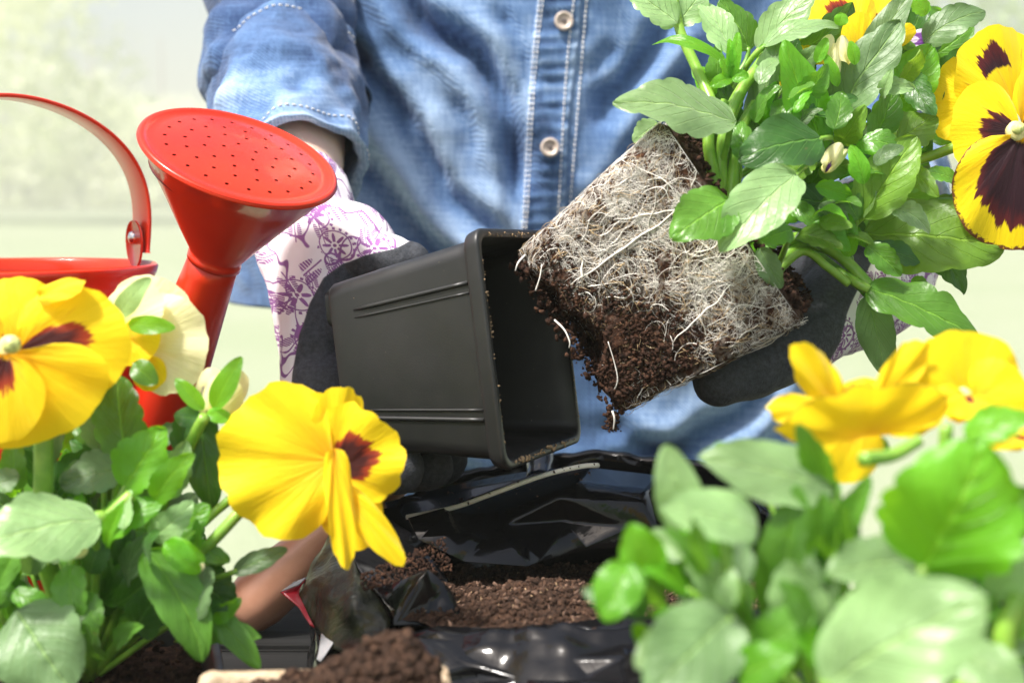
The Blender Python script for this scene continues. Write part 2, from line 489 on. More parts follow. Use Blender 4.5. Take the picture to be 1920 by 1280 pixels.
def glove_material():
    m = M('glove'); coat = m.attr('coat')
    sx = m.n('ShaderNodeSeparateXYZ'); m.l(m.obj(), sx.inputs[0])
    X = m.math('ADD', sx.outputs[0], m.math('MULTIPLY', sx.outputs[1], 0.55)); Z = sx.outputs[2]
    def layer(scale, ox, oz):
        cv = m.n('ShaderNodeCombineXYZ')
        m.l(m.math('MULTIPLY_ADD', X, scale, ox), cv.inputs[0]); m.l(m.math('MULTIPLY_ADD', Z, scale, oz), cv.inputs[1])
        vo = m.n('ShaderNodeTexVoronoi', voronoi_dimensions='2D'); vo.inputs['Scale'].default_value = 1; vo.inputs['Randomness'].default_value = 0.8
        m.l(cv.outputs[0], vo.inputs['Vector'])
        df = m.n('ShaderNodeVectorMath', operation='SUBTRACT'); m.l(cv.outputs[0], df.inputs[0]); m.l(vo.outputs['Position'], df.inputs[1])
        s2 = m.n('ShaderNodeSeparateXYZ'); m.l(df.outputs[0], s2.inputs[0])
        sc = m.n('ShaderNodeSeparateColor'); m.l(vo.outputs['Color'], sc.inputs[0])
        return vo.outputs['Distance'], s2.outputs[0], s2.outputs[1], sc.outputs[0], sc.outputs[1], sc.outputs[2]
    def flower(d, x, y, a, b, c):
        ang = m.math('ARCTAN2', y, x)
        n = m.math('ADD', m.math('FLOOR', m.math('MULTIPLY', a, 5)), 6)
        pet = m.math('COSINE', m.math('MULTIPLY', ang, n))
        body = m.step(m.math('SUBTRACT', m.math('MULTIPLY_ADD', pet, 0.13, 0.20), d), 0.0, 0.02)
        hole = m.step(d, 0.10, 0.08)
        ring = m.step(m.math('ABSOLUTE', m.math('SUBTRACT', d, 0.375)), 0.022, 0.012)
        dots = m.math('MULTIPLY', m.step(m.math('ABSOLUTE', m.math('SUBTRACT', d, 0.44)), 0.04, 0.03), m.step(m.math('SINE', m.math('MULTIPLY', ang, 18)), 0.1, 0.3))
        dot = m.step(d, 0.05, 0.04)
        k = m.math('MAXIMUM', m.math('SUBTRACT', body, hole), m.math('MAXIMUM', dot, m.math('MAXIMUM', ring, dots)))
        return m.math('MULTIPLY', k, m.step(b, 0.42, 0.44))
    def sprig(d, x, y, a, b, c):
        th = m.math('MULTIPLY_ADD', a, 1.6, 0.4)
        cs, sn = m.math('COSINE', th), m.math('SINE', th)
        p = m.math('ADD', m.math('MULTIPLY', x, cs), m.math('MULTIPLY', y, sn))
        q = m.math('ABSOLUTE', m.math('SUBTRACT', m.math('MULTIPLY', y, cs), m.math('MULTIPLY', x, sn)))
        q2 = m.math('ABSOLUTE', m.math('SUBTRACT', q, 0.17))
        e = m.math('ADD', m.math('POWER', m.math('DIVIDE', p, 0.40), 2.0), m.math('POWER', m.math('DIVIDE', q2, 0.10), 2.0))
        fill = m.math('MULTIPLY', m.step(e, 1.0, 0.85), m.step(m.math('SINE', m.math('MULTIPLY', p, 70)), -0.8, -0.4))
        stalk = m.math('MULTIPLY', m.step(q, 0.028, 0.016), m.step(d, 0.62, 0.58))
        return m.math('MULTIPLY', m.math('MAXIMUM', fill, stalk), m.step(c, 0.22, 0.24))
    k = flower(*layer(58, 3.3, 1.7))
    k = m.math('MAXIMUM', k, sprig(*layer(66, 9.2, 4.4)))
    k = m.math('MAXIMUM', k, sprig(*layer(104, 2.6, 7.1)))
    nv = m.noise(55, 1, 0.3)
    vine = m.step(m.math('ABSOLUTE', m.math('SUBTRACT', nv, 0.5)), 0.016, 0.009)
    k = m.math('MAXIMUM', k, vine)
    weave = m.noise(1400, 2)
    cloth = m.mix(m.math('MULTIPLY', k, 0.92), m.ramp(m.noise(30, 3), [(0.3, (0.78, 0.72, 0.76)), (0.7, (0.84, 0.81, 0.82))]), m.ramp(m.noise(80, 2), [(0.3, (0.15, 0.025, 0.19)), (0.7, (0.27, 0.07, 0.31))]))
    rub = m.ramp(m.noise(500, 4, 0.7), [(0.3, (0.026, 0.028, 0.034)), (0.7, (0.070, 0.076, 0.090))])
    cm = m.step(coat, 0.47, 0.53)
    m.set(Base_Color=m.mix(cm, cloth, rub), Roughness=m.math('MULTIPLY_ADD', cm, -0.22, 0.9), Specular_IOR_Level=0.35)
    h = m.math('ADD', m.math('MULTIPLY', m.noise(1100, 4, 0.7), m.math('MULTIPLY_ADD', cm, 0.9, 0.15)), m.math('MULTIPLY', cm, 0.6))
    m.bump(h, 0.55, 0.0012)
    return m.m
GLOVE = glove_material()
CUFFTAPE = simple('glove_band', (0.24, 0.06, 0.28), 0.85, bump=0.2)

# ================================================================== THE SETTING
GROUND = -0.75
def build_setting():
    m = M('lawn_grass')
    c = m.ramp(m.math('ADD', m.math('MULTIPLY', m.noise(0.35, 3), 0.7), m.math('MULTIPLY', m.noise(9, 4), 0.45)), [(0.35, (0.25, 0.30, 0.18)), (0.6, (0.29, 0.325, 0.215)), (0.8, (0.33, 0.35, 0.26))])
    m.set(Base_Color=c, Roughness=0.9, Specular_IOR_Level=0.1); m.bump(m.noise(40, 4), 0.5, 0.02)
    n = 60; v = []; f = []
    for j in range(n + 1):
        for i in range(n + 1):
            x = (i / n - .5); y = (j / n - .5)
            x = math.copysign(abs(x * 2) ** 2.2, x) * 180; y = math.copysign(abs(y * 2) ** 2.2, y) * 180
            v.append((x, y + 5, GROUND + 0.05 * nz(x * .2, y * .2, 3) * min(1, abs(y - 5) / 4)))
    for j in range(n):
        for i in range(n):
            a = j * (n + 1) + i; f.append((a, a + 1, a + n + 2, a + n + 1))
    tag(link('lawn', mesh('lawn', v, f), m.m, origin=(0, 0, GROUND)), kind='structure')

    def leafy(name, mat, centers, radii, count, size, parent):
        """many small leaf faces spread through the crown"""
        r = np.random.default_rng(len(name) + int(count))
        k = r.integers(0, len(centers), count)
        d = r.normal(size=(count, 3)); d /= np.linalg.norm(d, axis=1)[:, None]
        rad = r.uniform(0.35, 1.0, count) ** 0.5
        pos = np.array(centers)[k] + d * rad[:, None] * np.array(radii)[k]
        a = r.normal(size=(count, 3)); a /= np.linalg.norm(a, axis=1)[:, None]
        b = np.cross(a, d); b /= np.linalg.norm(b, axis=1)[:, None] + 1e-6
        s = size * r.uniform(0.6, 1.4, count)[:, None]
        V4 = np.stack([pos - a * s, pos + b * s * .5, pos + a * s, pos - b * s * .5], 1).reshape(-1, 3)
        F = np.arange(count * 4).reshape(-1, 4)
        me = bpy.data.meshes.new(name); me.from_pydata(V4.tolist(), [], F.tolist())
        return link(name, me, mat, parent, smooth=False)

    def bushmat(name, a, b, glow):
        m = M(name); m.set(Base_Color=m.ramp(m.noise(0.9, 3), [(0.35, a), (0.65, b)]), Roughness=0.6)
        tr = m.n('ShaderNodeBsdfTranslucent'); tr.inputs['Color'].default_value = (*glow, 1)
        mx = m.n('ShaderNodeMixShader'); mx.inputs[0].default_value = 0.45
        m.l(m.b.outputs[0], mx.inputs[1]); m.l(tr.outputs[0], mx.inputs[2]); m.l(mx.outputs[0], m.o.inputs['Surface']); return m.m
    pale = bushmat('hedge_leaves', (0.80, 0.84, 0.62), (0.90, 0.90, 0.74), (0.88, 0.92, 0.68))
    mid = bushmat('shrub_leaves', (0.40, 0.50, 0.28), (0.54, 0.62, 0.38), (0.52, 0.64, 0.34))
    bark = simple('bark', (0.24, 0.19, 0.15), 0.9)

    def shrub(x, y, h, wd, mat, label, trunk_h=0.25, cnt=9000, group=None):
        x, y, h, wd = x * 5, y * 5, h * 3.6, wd * 4.6
        e = empty('shrub', (x, y, GROUND), label, 'shrub', 'blurred shrubs of the garden')
        mb = MB()
        for k in range(5):
            a = k * 1.3 + x
            top = Vector((x + math.cos(a) * wd * .5, y + math.sin(a) * wd * .35, GROUND + h * .75))
            vv, ff, uu = tube(vspline([Vector((x + math.cos(a) * .05, y + math.sin(a) * .05, GROUND - .02)), Vector((x, y, GROUND + h * .3)) * .5 + top * .5, top], 8), [0.035, .03, .027, .024, .02, .016, .012, .008], 7); mb.add(vv, ff, uu)
        mb.link('trunk', bark, e)
        rr = random.Random(int(x * 10) + 99); cs = []; rs = []
        for k in range(16):
            cs.append((x + rr.uniform(-.8, .8) * wd, y + rr.uniform(-.5, .5) * wd, GROUND + h * rr.uniform(.12, .88)))
            q = rr.uniform(.28, .5) * wd; rs.append((q, q, q * .8))
        leafy('crown', mat, cs, rs, cnt, 0.20, e)
    shrub(-3.9, 8.6, 3.3, 1.6, pale, 'pale green blurred shrub behind the red watering can')
    shrub(3.2, 8.8, 3.6, 1.6, mid, 'darker green blurred shrub behind the big yellow flower on the right')
    shrub(1.6, 11.5, 3.2, 1.5, mid, 'green blurred shrub showing above the held pansy')
    # a long clipped hedge closes the garden
    e = empty('hedge', (0, 85, GROUND), 'long pale hedge closing the blurred garden', 'hedge')
    cs = []; rs = []
    rr = random.Random(3)
    for k in range(90):
        x = -62 + 124 * k / 89
        for z in (1, 3.6, 5.6 + 1.6 * math.sin(k * .35)):
            cs.append((x, 85 + rr.uniform(-1, 1), GROUND + z + rr.uniform(-.6, .6))); rs.append((2.6, 2.2, 2.3))
    leafy('foliage', pale, cs, rs, 80000, 0.26, e)
    mb = MB()
    for k in range(31):
        x = -62 + 124 * k / 30; vv, ff, uu = tube([Vector((x, 85, GROUND - .02)), Vector((x + .05, 85, GROUND + 5)), Vector((x, 85, GROUND + 10))], [.1, .08, .04], 6); mb.add(vv, ff, uu)
    tag(mb.link('hedge_stems', bark, e), kind='stuff')

    # table of grey planks
    t = empty('table', (0, 0.33, GROUND), 'dark grey plank table under the pots and the soil bag', 'table')
    y = 0.715; k = 0
    while y > -0.02:
        wdt = 0.088; x0, x1 = -0.75, 0.75
        bm = bmesh.new()
        bmesh.ops.create_cube(bm, size=1)
        bmesh.ops.scale(bm, vec=(x1 - x0, wdt, 0.022), verts=bm.verts)
        bmesh.ops.translate(bm, vec=(0, y - wdt / 2, -0.011 - 0.0005 * (k % 2)), verts=bm.verts)
        bmesh.ops.bevel(bm, geom=bm.edges[:], offset=0.0018, segments=2, affect='EDGES')
        me = bpy.data.meshes.new('plank'); bm.to_mesh(me); bm.free()
        link('plank', me, TABLE, t, smooth=False)
        y -= wdt + 0.004; k += 1
    mb = MB()
    for yy in (0.04, 0.66):
        v, f = box(Vector((0, yy, -0.048)), Vector((1, 0, 0)), Vector((0, 1, 0)), Vector((0, 0, 1)), 1.40, .03, .05); mb.add(v, f)
    mb.link('apron', TABLE, t, smooth=False)
    for sx in (-.68, .68):
        for yy in (0.04, 0.66):
            v, f = box(Vector((sx, yy, GROUND / 2 - .037)), Vector((1, 0, 0)), Vector((0, 1, 0)), Vector((0, 0, 1)), .05, .05, -GROUND - .072)
            link('leg', mesh('leg', v, f), TABLE, t, smooth=False)
build_setting()

# ================================================================== THE PERSON
SXC, SYC = 0.020, 0.955           # axis of the torso
SA, SB, SE = 0.212, 0.105, 2.3
VALLEYS = [  # polylines of the folds as the cloth shows them: points, half width mm, depth mm
    ([(720, -60), (800, 40), (893, 108), (930, 190), (960, 280), (990, 370)], 7, 12),
    ([(660, 110), (720, 190), (790, 285), (830, 360), (915, 425), (960, 470)], 7, 9),
    ([(640, 230), (680, 310), (740, 390), (820, 470), (880, 520)], 7, 7),
    ([(845, 180), (880, 240), (900, 300)], 5, 4), ([(930, 20), (965, 100), (990, 180)], 5, 5),
    ([(780, 210), (815, 290), (835, 340)], 4, 4), ([(940, 240), (960, 330), (970, 420)], 4, 4),
    ([(1260, 10), (1200, 110), (1130, 200), (1105, 260)], 7, 6), ([(1340, 80), (1250, 190), (1180, 330), (1120, 400)], 7, 7),
    ([(1150, 80), (1115, 130), (1100, 150)], 5, 3), ([(1240, 300), (1170, 360), (1100, 420)], 5, 4),
    ([(1470, 700), (1380, 790), (1260, 850), (1150, 880)], 8, 8), ([(1130, 790), (1200, 830), (1300, 870)], 6, 6),
    ([(960, 950), (860, 900), (780, 850), (720, 800)], 7, 7), ([(690, 860), (740, 930), (800, 980)], 6, 5),
    ([(560, 30), (640, 90), (700, 130)], 7, 7),
]
_VW = [([(P(x, y, .86).x, P(x, y, .86).z) for x, y in pl], wd / 1000, dp / 1000) for pl, wd, dp in VALLEYS]
def shirt_disp(x, z):
    """folds of the cloth, metres outwards"""
    h = 0
    v_ = x * .71 + z * .70; u = x * .70 - z * .71
    h += 0.0060 * nz(v_ * 24, u * 8, 1.3) + 0.0028 * nz(x * 30, z * 30, 5.1) + 0.0020 * nz(v_ * 62, u * 26, 2.7) + 0.0013 * nz(x * 95, z * 80, 9.4) + 0.0016 * (abs(nz(v_ * 40, u * 16, 6.1)) - .25)
    x0, z0 = x + .006 * nz(x * 22, z * 22, 8.8), z + .006 * nz(x * 22, z * 22, 3.8)
    for (pl, wd, dp) in _VW:
        best = 1e9; tb = 0; n = len(pl) - 1
        for k in range(n):
            ax, az = pl[k]; bx, bz = pl[k + 1]
            dx, dz = bx - ax, bz - az; L2 = dx * dx + dz * dz
            t = min(max(((x0 - ax) * dx + (z0 - az) * dz) / L2, 0), 1)
            r = (x0 - ax - dx * t) ** 2 + (z0 - az - dz * t) ** 2
            if r < best: best = r; tb = (k + t) / n
        r = math.sqrt(best) / wd
        if r < 4:
            tp = min(1, min(tb, 1 - tb) * 5 + .12)
            h += dp * tp * (0.5 * math.exp(-((r - 2.0) ** 2)) - math.exp(-r * r))
    return h
def front_y(x, z):
    q = min(abs((x - SXC) / SA), 0.999)
    b = SB * (1 + 0.10 * math.sin((z - .05) * 7))
    return SYC - b * (1 - q ** SE) ** (1 / SE) - shirt_disp(x, z)

def build_person():
    root = empty('person', (SXC, SYC, GROUND), 'person in a blue denim shirt and patterned gloves holding a pot and a rooted plant', 'person')
    # ---- body: one continuous skin under the clothes
    sR = [(P(700, -430, .95), .060), (P(560, -230, .920), .036), (P(530, -60, .860), .029), (P(520, 60, .810), .028), (P(544, 225, .757), .030), (P(546, 330, .722), .0272), (P(560, 400, .688), .0240), (P(574, 450, .670), .0200), (P(606, 560, .652), .0165)]
    sL = [(P(1370, -430, .95), .060), (P(1562, -200, .935), .034), (P(1570, -60, .910), .026), (P(1588, 100, .870), .0245), (P(1620, 260, .800), .0235), (P(1645, 370, .752), .0235), (P(1650, 520, .690), .0255), (P(1590, 570, .66), .020)]
    torso = [(Vector((SXC, SYC, -.10)), .080), (Vector((SXC, SYC, .10)), .080), (Vector((SXC, SYC, .30)), .085), (Vector((SXC, SYC, .44)), .080), (Vector((SXC, SYC, .52)), .052), (Vector((SXC, SYC, .60)), .048)]
    sides = [[(Vector((SXC + s * .07, SYC, -.10)), .072), (Vector((SXC + s * .075, SYC, .15)), .070), (Vector((SXC + s * .09, SYC, .38)), .070)] for s in (-1, 1)]
    legs = [[(Vector((SXC + s * .085, SYC, -.08)), .075), (Vector((SXC + s * .09, SYC, -.38)), .055), (Vector((SXC + s * .09, SYC + .01, -.70)), .042)] for s in (-1, 1)]
    me = merged_body([sR, sL, torso] + sides + legs, 0.006, 6)
    link('body', me, SKIN, root)

    # ---- shirt
    NA, NZ = 300, 150; v = []; f = []; wear_shade = []
    ztop = 0.46
    for j in range(NZ + 1):
        t = j / NZ
        for i in range(NA):
            th = 2 * math.pi * i / NA - math.pi
            sn, cs = math.sin(th), math.cos(th)                        # 0 = front
            xr = math.copysign(abs(sn) ** (2 / SE), sn) * SA
            zh = -0.012 + (0.145 * smoothstep(.085, .165, -xr) if xr < 0 else 0.125 * smoothstep(.12, .20, xr))
            z = zh + (ztop - zh) * t
            tp = 1 - 0.55 * smoothstep(.36, .47, z) ** 1.5
            x = math.copysign(abs(sn) ** (2 / SE), sn) * SA * tp
            b = SB * (1 + 0.10 * math.sin((z - .05) * 7)) * (1 - .3 * smoothstep(.36, .47, z))
            y = -math.copysign(abs(cs) ** (2 / SE), cs) * b
            if cs > -0.2: hd = shirt_disp(SXC + x, z)
            else: hd = 0.004 * nz(x * 20, z * 20, 4)
            nrm = Vector((x / SA ** 2, y / SB ** 2, 0)).normalized()
            v.append(Vector((SXC + x, SYC + y, z)) + nrm * hd)
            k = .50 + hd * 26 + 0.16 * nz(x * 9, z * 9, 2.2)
            k += 0.14 * math.exp(-((x + .05) / .09) ** 2) * math.exp(-((z - .22) / .09) ** 2) - .24 * smoothstep(.13, .2, abs(x))  # chest paler; shade of the flanks is put into the cloth colour
            wear_shade.append(k)
    for j in range(NZ):
        for i in range(NA):
            i2 = (i + 1) % NA; f.append((j * NA + i, j * NA + i2, (j + 1) * NA + i2, (j + 1) * NA + i))
    me = mesh('shirt', v, f); set_attr(me, 'wear_shade', wear_shade)
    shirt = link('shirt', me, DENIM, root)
    so_ = shirt.modifiers.new('thickness', 'SOLIDIFY'); so_.thickness = 0.0012; so_.offset = -1

    def on_shirt(px, py, off=0.0):
        p = P(px, py, .86)
        for _ in range(4):                                           # slide along the sight line to the cloth
            y = front_y(p.x, p.z); p = CAMP + (p - CAMP) * ((y - CAMP.y) / (p.y - CAMP.y))
        return Vector((p.x, p.y - off, p.z))
    # placket: the doubled strip that carries the buttons
    rows = 170; v = []; f = []; wear_shade = []
    lineL = lambda t: (1012 - 45 * t - 4 * math.sin(t * 5), -40 + 520 * t)
    lineR = lambda t: (1092 - 42 * t + 3 * math.sin(t * 9), -40 + 520 * t)
    T1 = 1.85
    offs = [0.0, 0.0016, 0.0021, 0.0020, 0.0019, 0.0019, 0.0020, 0.0021, 0.0022, 0.0018, -.0005]
    fr = [0, 0.02, 0.10, 0.25, 0.4, 0.55, 0.7, 0.82, 0.93, 0.985, 1.0]
    for r in range(rows + 1):
        t = T1 * r / rows
        for o, q in zip(offs, fr):
            a, b = lineL(t), lineR(t); pk = 0.0007 * nz(t * 45, q * 2.5, 7) + 0.0004 * math.sin(t * 130 + q)
            v.append(on_shirt(a[0] + (b[0] - a[0]) * q, a[1], o + (pk if 0 < q < 1 else 0)))
            wear_shade.append(.50 + pk * 260 + .12 * nz(t * 12, q * 3, 1) + (.22 if q > .9 or q < .05 else 0) - (.12 if .2 < q < .8 else 0))
    nc = len(offs)
    for r in range(rows):
        for c in range(nc - 1): f.append((r * nc + c, (r + 1) * nc + c, (r + 1) * nc + c + 1, r * nc + c + 1))
    me = mesh('placket', v, f); set_attr(me, 'wear_shade', wear_shade); link('placket', me, DENIM, shirt)
    # stitches, one small thread each, kept as one countless part
    mb = MB()
    def stitch_line(fn, n, off, ln=0.0021, rad=0.00048):
        for i in range(n):
            t = (i + .5) / n; p = fn(t, off); q = fn(t + .35 / n, off)
            d = (q - p).normalized() * ln / 2; c = p + Vector((rnd.uniform(-.0001, .0001), 0, rnd.uniform(-.0001, .0001)))
            vv, ff, uu = tube([c - d, c - d * .5 - Vector((0, .0002, 0)), c + d * .5 - Vector((0, .0002, 0)), c + d], [rad * .6, rad, rad, rad * .6], 5); mb.add(vv, ff)
    for q, o in ((0.055, .0021), (0.135, .0024)): 
        stitch_line(lambda t, off, q=q: on_shirt(lineL(t * T1)[0] + 80 * q, lineL(t * T1)[1], off), 100, o)
    for q, o in ((0.86, .0025),):
        stitch_line(lambda t, off, q=q: on_shirt(lineL(t * T1)[0] + 80 * q, lineL(t * T1)[1], off), 100, o)
    stitch_line(lambda t, off: on_shirt(1103 - 42 * t * T1, -40 + 520 * T1 * t, off), 100, .0006)
    tag(mb.link('stitching', THREAD, shirt), kind='stuff')
    for (px, py) in ((1057, 41), (1031, 277), (1003, 560), (985, 800)):
        c = on_shirt(px, py, .0030)
        R = .0055
        v, f, uv = lathe(c, Vector((0.05, -1, .08)), [(1e-5, .0004), (R * .45, .0004), (R * .60, .0007), (R * .72, .0016), (R * .86, .0019), (R, .0013), (R * 1.02, .0004), (R * .9, -.0006), (1e-5, -.0006)], 32)
        bt = link('button', mesh('button', v, f, uv), BUTTON, shirt)
        mb = MB()
        for a in range(4):
            cc = c + Vector((math.cos(a * math.pi / 2 + .8) * R * .24, -.00055, math.sin(a * math.pi / 2 + .8) * R * .24))
            vv, ff, uu = lathe(cc, Vector((0, -1, 0)), [(1e-5, .0001), (R * .11, .0001), (R * .12, -.0004)], 10); mb.add(vv, ff, uu)
        vv, ff, uu = tube([c + Vector((-R * .2, -.0006, R * .12)), c + Vector((0, -.0012, 0)), c + Vector((R * .2, -.0006, -R * .12))], .0005, 6); mb.add(vv, ff)
        mb.link('button_hole_discs', BUTTON_IN, bt)  # dark discs and thread; the shade of the holes is their colour

    # ---- sleeves
    def sleeve(path, rads, cuff_path, cuff_rads, seed, name_parts):
        pts = vspline([p for p in path], 70); rr = [x[0] for x in spline([(r,) for r in rads], 70)]
        def d(p, u, a):
            k = .5 + .5 * u
            ring = nz(u * 9 + .9 * math.sin(a + seed), math.cos(a) * .9 + seed, math.sin(a) * .9)
            return k * (0.0120 * ring + 0.0060 * nz(p.x * 42, p.y * 42, p.z * 42 + seed) + 0.0022 * nz(p.x * 110, p.y * 110, p.z * 110))
        v, f, uv = tube(pts, rr, 96, False, 1.0, d); me = mesh('sleeve', v, f, uv)
        wr = []
        for i in range(len(v)):
            u = (i // 96) / 69; a = 2 * math.pi * (i % 96) / 96
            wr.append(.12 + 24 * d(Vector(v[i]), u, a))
        set_attr(me, 'wear_shade', wr); sl = link('sleeve', me, DENIM, root)
        sl.modifiers.new('t', 'SOLIDIFY').thickness = .0012
        # turned-up cuff: thick band of doubled cloth with a rounded edge
        pts = vspline(cuff_path, 40); rr = [x[0] for x in spline([(r,) for r in cuff_rads], 40)]
        prof_p = pts + pts[::-1]
        def d2(p, u, a):
            return 0.0050 * nz(math.cos(a) * 1.8 + seed, math.sin(a) * 1.8, u * 2.2) + 0.0036 * nz(p.x * 55, p.y * 55, p.z * 55) + 0.0014 * nz(p.x * 140, p.y * 140, p.z * 140)
        fr_ = frame_along(pts); v = []; f = []; wr = []; seg = 110; n = len(pts)
        prof = [(i, 0.0) for i in range(n)] + [(n - 1, -.0016), (n - 1, -.0034)] + [(i, -.0046) for i in range(n - 2, -1, -1)]
        for (i, o) in prof:
            t_, nn, bb = fr_[i]; u = i / (n - 1)
            lip = 0.0022 * math.exp(-((u - 1) / .05) ** 2) + .0016 * math.exp(-((u) / .05) ** 2)
            for k in range(seg):
                a = 2 * math.pi * k / seg; dr = nn * math.cos(a) + bb * math.sin(a)
                q = pts[i] + dr * (rr[i] + o)
                dd = d2(q, u, a); slant = t_ * (0.006 * math.sin(a * 1 + seed))
                v.append(q + dr * (dd + lip) + slant); wr.append(.16 + dd * 40 + .40 * smoothstep(.45, .65, u + .12 * math.sin(a * 2 + seed)) + (.25 if u > .96 or u < .03 else 0))
        for r in range(len(prof) - 1):
            for k in range(seg):
                k2 = (k + 1) % seg; f.append((r * seg + k, r * seg + k2, (r + 1) * seg + k2, (r + 1) * seg + k))
        me = mesh('cuff', v, f); set_attr(me, 'wear_shade', wr); cf = link('cuff', me, DENIM, sl)
        mb = MB()
        for u0 in (.06, .90):
            i = int(u0 * (n - 1)); t_, nn, bb = fr_[i]
            for k in range(72):
                a = 2 * math.pi * k / 72; ps = []
                for da in (-.022, 0, .022):
                    dr = nn * math.cos(a + da) + bb * math.sin(a + da); q = pts[i] + dr * rr[i]
                    lip = 0.0022 * math.exp(-((u0 - 1) / .05) ** 2) + .0016 * math.exp(-((u0) / .05) ** 2)
                    ps.append(q + dr * (d2(q, u0, a + da) + lip + .0004) + t_ * (0.006 * math.sin((a + da) + seed)))
                vv, ff, uu = tube(ps, .00036, 5); mb.add(vv, ff)
        tag(mb.link('cuff_stitching', THREAD, cf), kind='stuff')
    sleeve([P(690, -440, .95), P(560, -230, .92), P(530, -60, .86), P(520, 60, .81), P(538, 200, .765)],
           [.058, .048, .042, .040, .040], [P(526, 115, .79), P(544, 225, .757), P(556, 330, .725)], [.0395, .0415, .0350], 0.3, None)
    sleeve([P(1380, -440, .95), P(1560, -230, .94), P(1570, -60, .91), P(1588, 100, .87), P(1620, 260, .80)],
           [.058, .046, .037, .036, .034], [P(1615, 230, .80), P(1638, 310, .775), P(1655, 400, .74)], [.033, .035, .032], 2.1, None)

    # ---- trousers
    NA = 90; v = []; f = []
    for j in range(14):
        z = .16 - .9 * j / 13
        for i in range(NA):
            th = 2 * math.pi * i / NA; a = .164 if z > -.1 else .164 + .01 * math.sin(z * 9)
            x = a * math.copysign(abs(math.sin(th)) ** .85, math.sin(th)); y = -.088 * math.copysign(abs(math.cos(th)) ** .85, math.cos(th))
            k = 1 + .02 * nz(x * 20, z * 8, y * 20); v.append(Vector((SXC + x * k, SYC + y * k + .012, z)))
    for j in range(13):
        for i in range(NA): f.append((j * NA + i, j * NA + (i + 1) % NA, (j + 1) * NA + (i + 1) % NA, (j + 1) * NA + i))
    tr = link('trousers', mesh('trousers', v, f), TROUSER, root)

    # ---- gloves (fabric back, dark rubber on palm and fingers)
    def glove(chains, coat_fn, cuff_line, name='glove'):
        me = merged_body(chains, 0.0011, 7)
        co = coords(me); nr = normals(me)
        coat = np.array([coat_fn(*PX(Vector(c))) for c in co])
        out = np.clip((coat - .5) * 6 + .5, 0, 1)
        wr = np.array([nz(c[0] * 60, c[1] * 60, c[2] * 60) * .0011 + nz(c[0] * 160, c[1] * 160, c[2] * 160) * .0004 for c in co])
        co = co + nr * (out * .0007 + wr)[:, None]
        set_coords(me, co); set_attr(me, 'coat', coat)
        return link(name, me, GLOVE, root)
    def edge_fn(pts, sgn=1):
        ys = [p[1] for p in pts]; xs = [p[0] for p in pts]
        def fn(px, py, d):
            return 0.5 + sgn * (px - np.interp(py, ys, xs)) / 60
        return fn
    # hand round the base of the pot: thumb along its top, fingers below it
    gR = [
        [(P(556, 388, .692), .0290), (P(574, 440, .672), .0265), (P(602, 530, .655), .0245), (P(622, 640, .650), .0245), (P(645, 730, .645), .0240)],
        [(P(588, 480, .66), .0220), (P(600, 600, .64), .0190), (P(604, 720, .63), .0180), (P(635, 800, .62), .0160)],
        [(P(600, 470, .665), .0260), (P(660, 462, .655), .0205), (P(705, 490, .645), .0150), (P(740, 493, .640), .0130), (P(765, 496, .640), .0105)],
        [(P(610, 730, .625), .0185), (P(600, 830, .610), .0130), (P(670, 873, .590), .0110), (P(748, 878, .575), .0098)],
        [(P(615, 740, .640), .0185), (P(620, 835, .635), .0125), (P(710, 872, .615), .0110), (P(806, 874, .600), .0098)],
        [(P(620, 740, .655), .0180), (P(640, 830, .660), .0125), (P(735, 866, .640), .0110), (P(832, 864, .625), .0096)],
        [(P(620, 735, .665), .0160), (P(660, 815, .675), .0120), (P(750, 850, .665), .0105), (P(830, 852, .655), .0092)],
    ]
    glove(gR, edge_fn([(790, 440), (742, 466), (690, 478), (640, 496), (606, 522), (580, 570), (562, 630), (548, 700), (542, 760), (500, 900)]), None)
    # hand under the root ball: thumb in front, fingers behind
    gL = [
        [(P(1655, 505, .690), .0270), (P(1625, 535, .668), .0270), (P(1560, 560, .645), .0270), (P(1500, 560, .650), .0240)],
        [(P(1600, 545, .640), .0240), (P(1555, 590, .618), .0190), (P(1490, 636, .604), .0160), (P(1415, 684, .592), .0132), (P(1348, 712, .584), .0105)],
        [(P(1510, 540, .66), .020), (P(1450, 590, .672), .0115), (P(1370, 620, .680), .0105), (P(1310, 600, .675), .0092)],
        [(P(1510, 520, .66), .020), (P(1440, 550, .680), .0118), (P(1350, 570, .688), .0105), (P(1280, 550, .680), .0092)],
        [(P(1515, 500, .66), .020), (P(1440, 500, .682), .0115), (P(1350, 510, .690), .0105), (P(1290, 490, .682), .0092)],
        [(P(1520, 490, .66), .018), (P(1460, 460, .680), .0105), (P(1390, 450, .686), .0095), (P(1340, 440, .680), .0085)],
    ]
    glove(gL, edge_fn([(1700, 300), (1640, 480), (1600, 560), (1588, 590), (1575, 640), (1540, 700)], -1), None)
build_person()

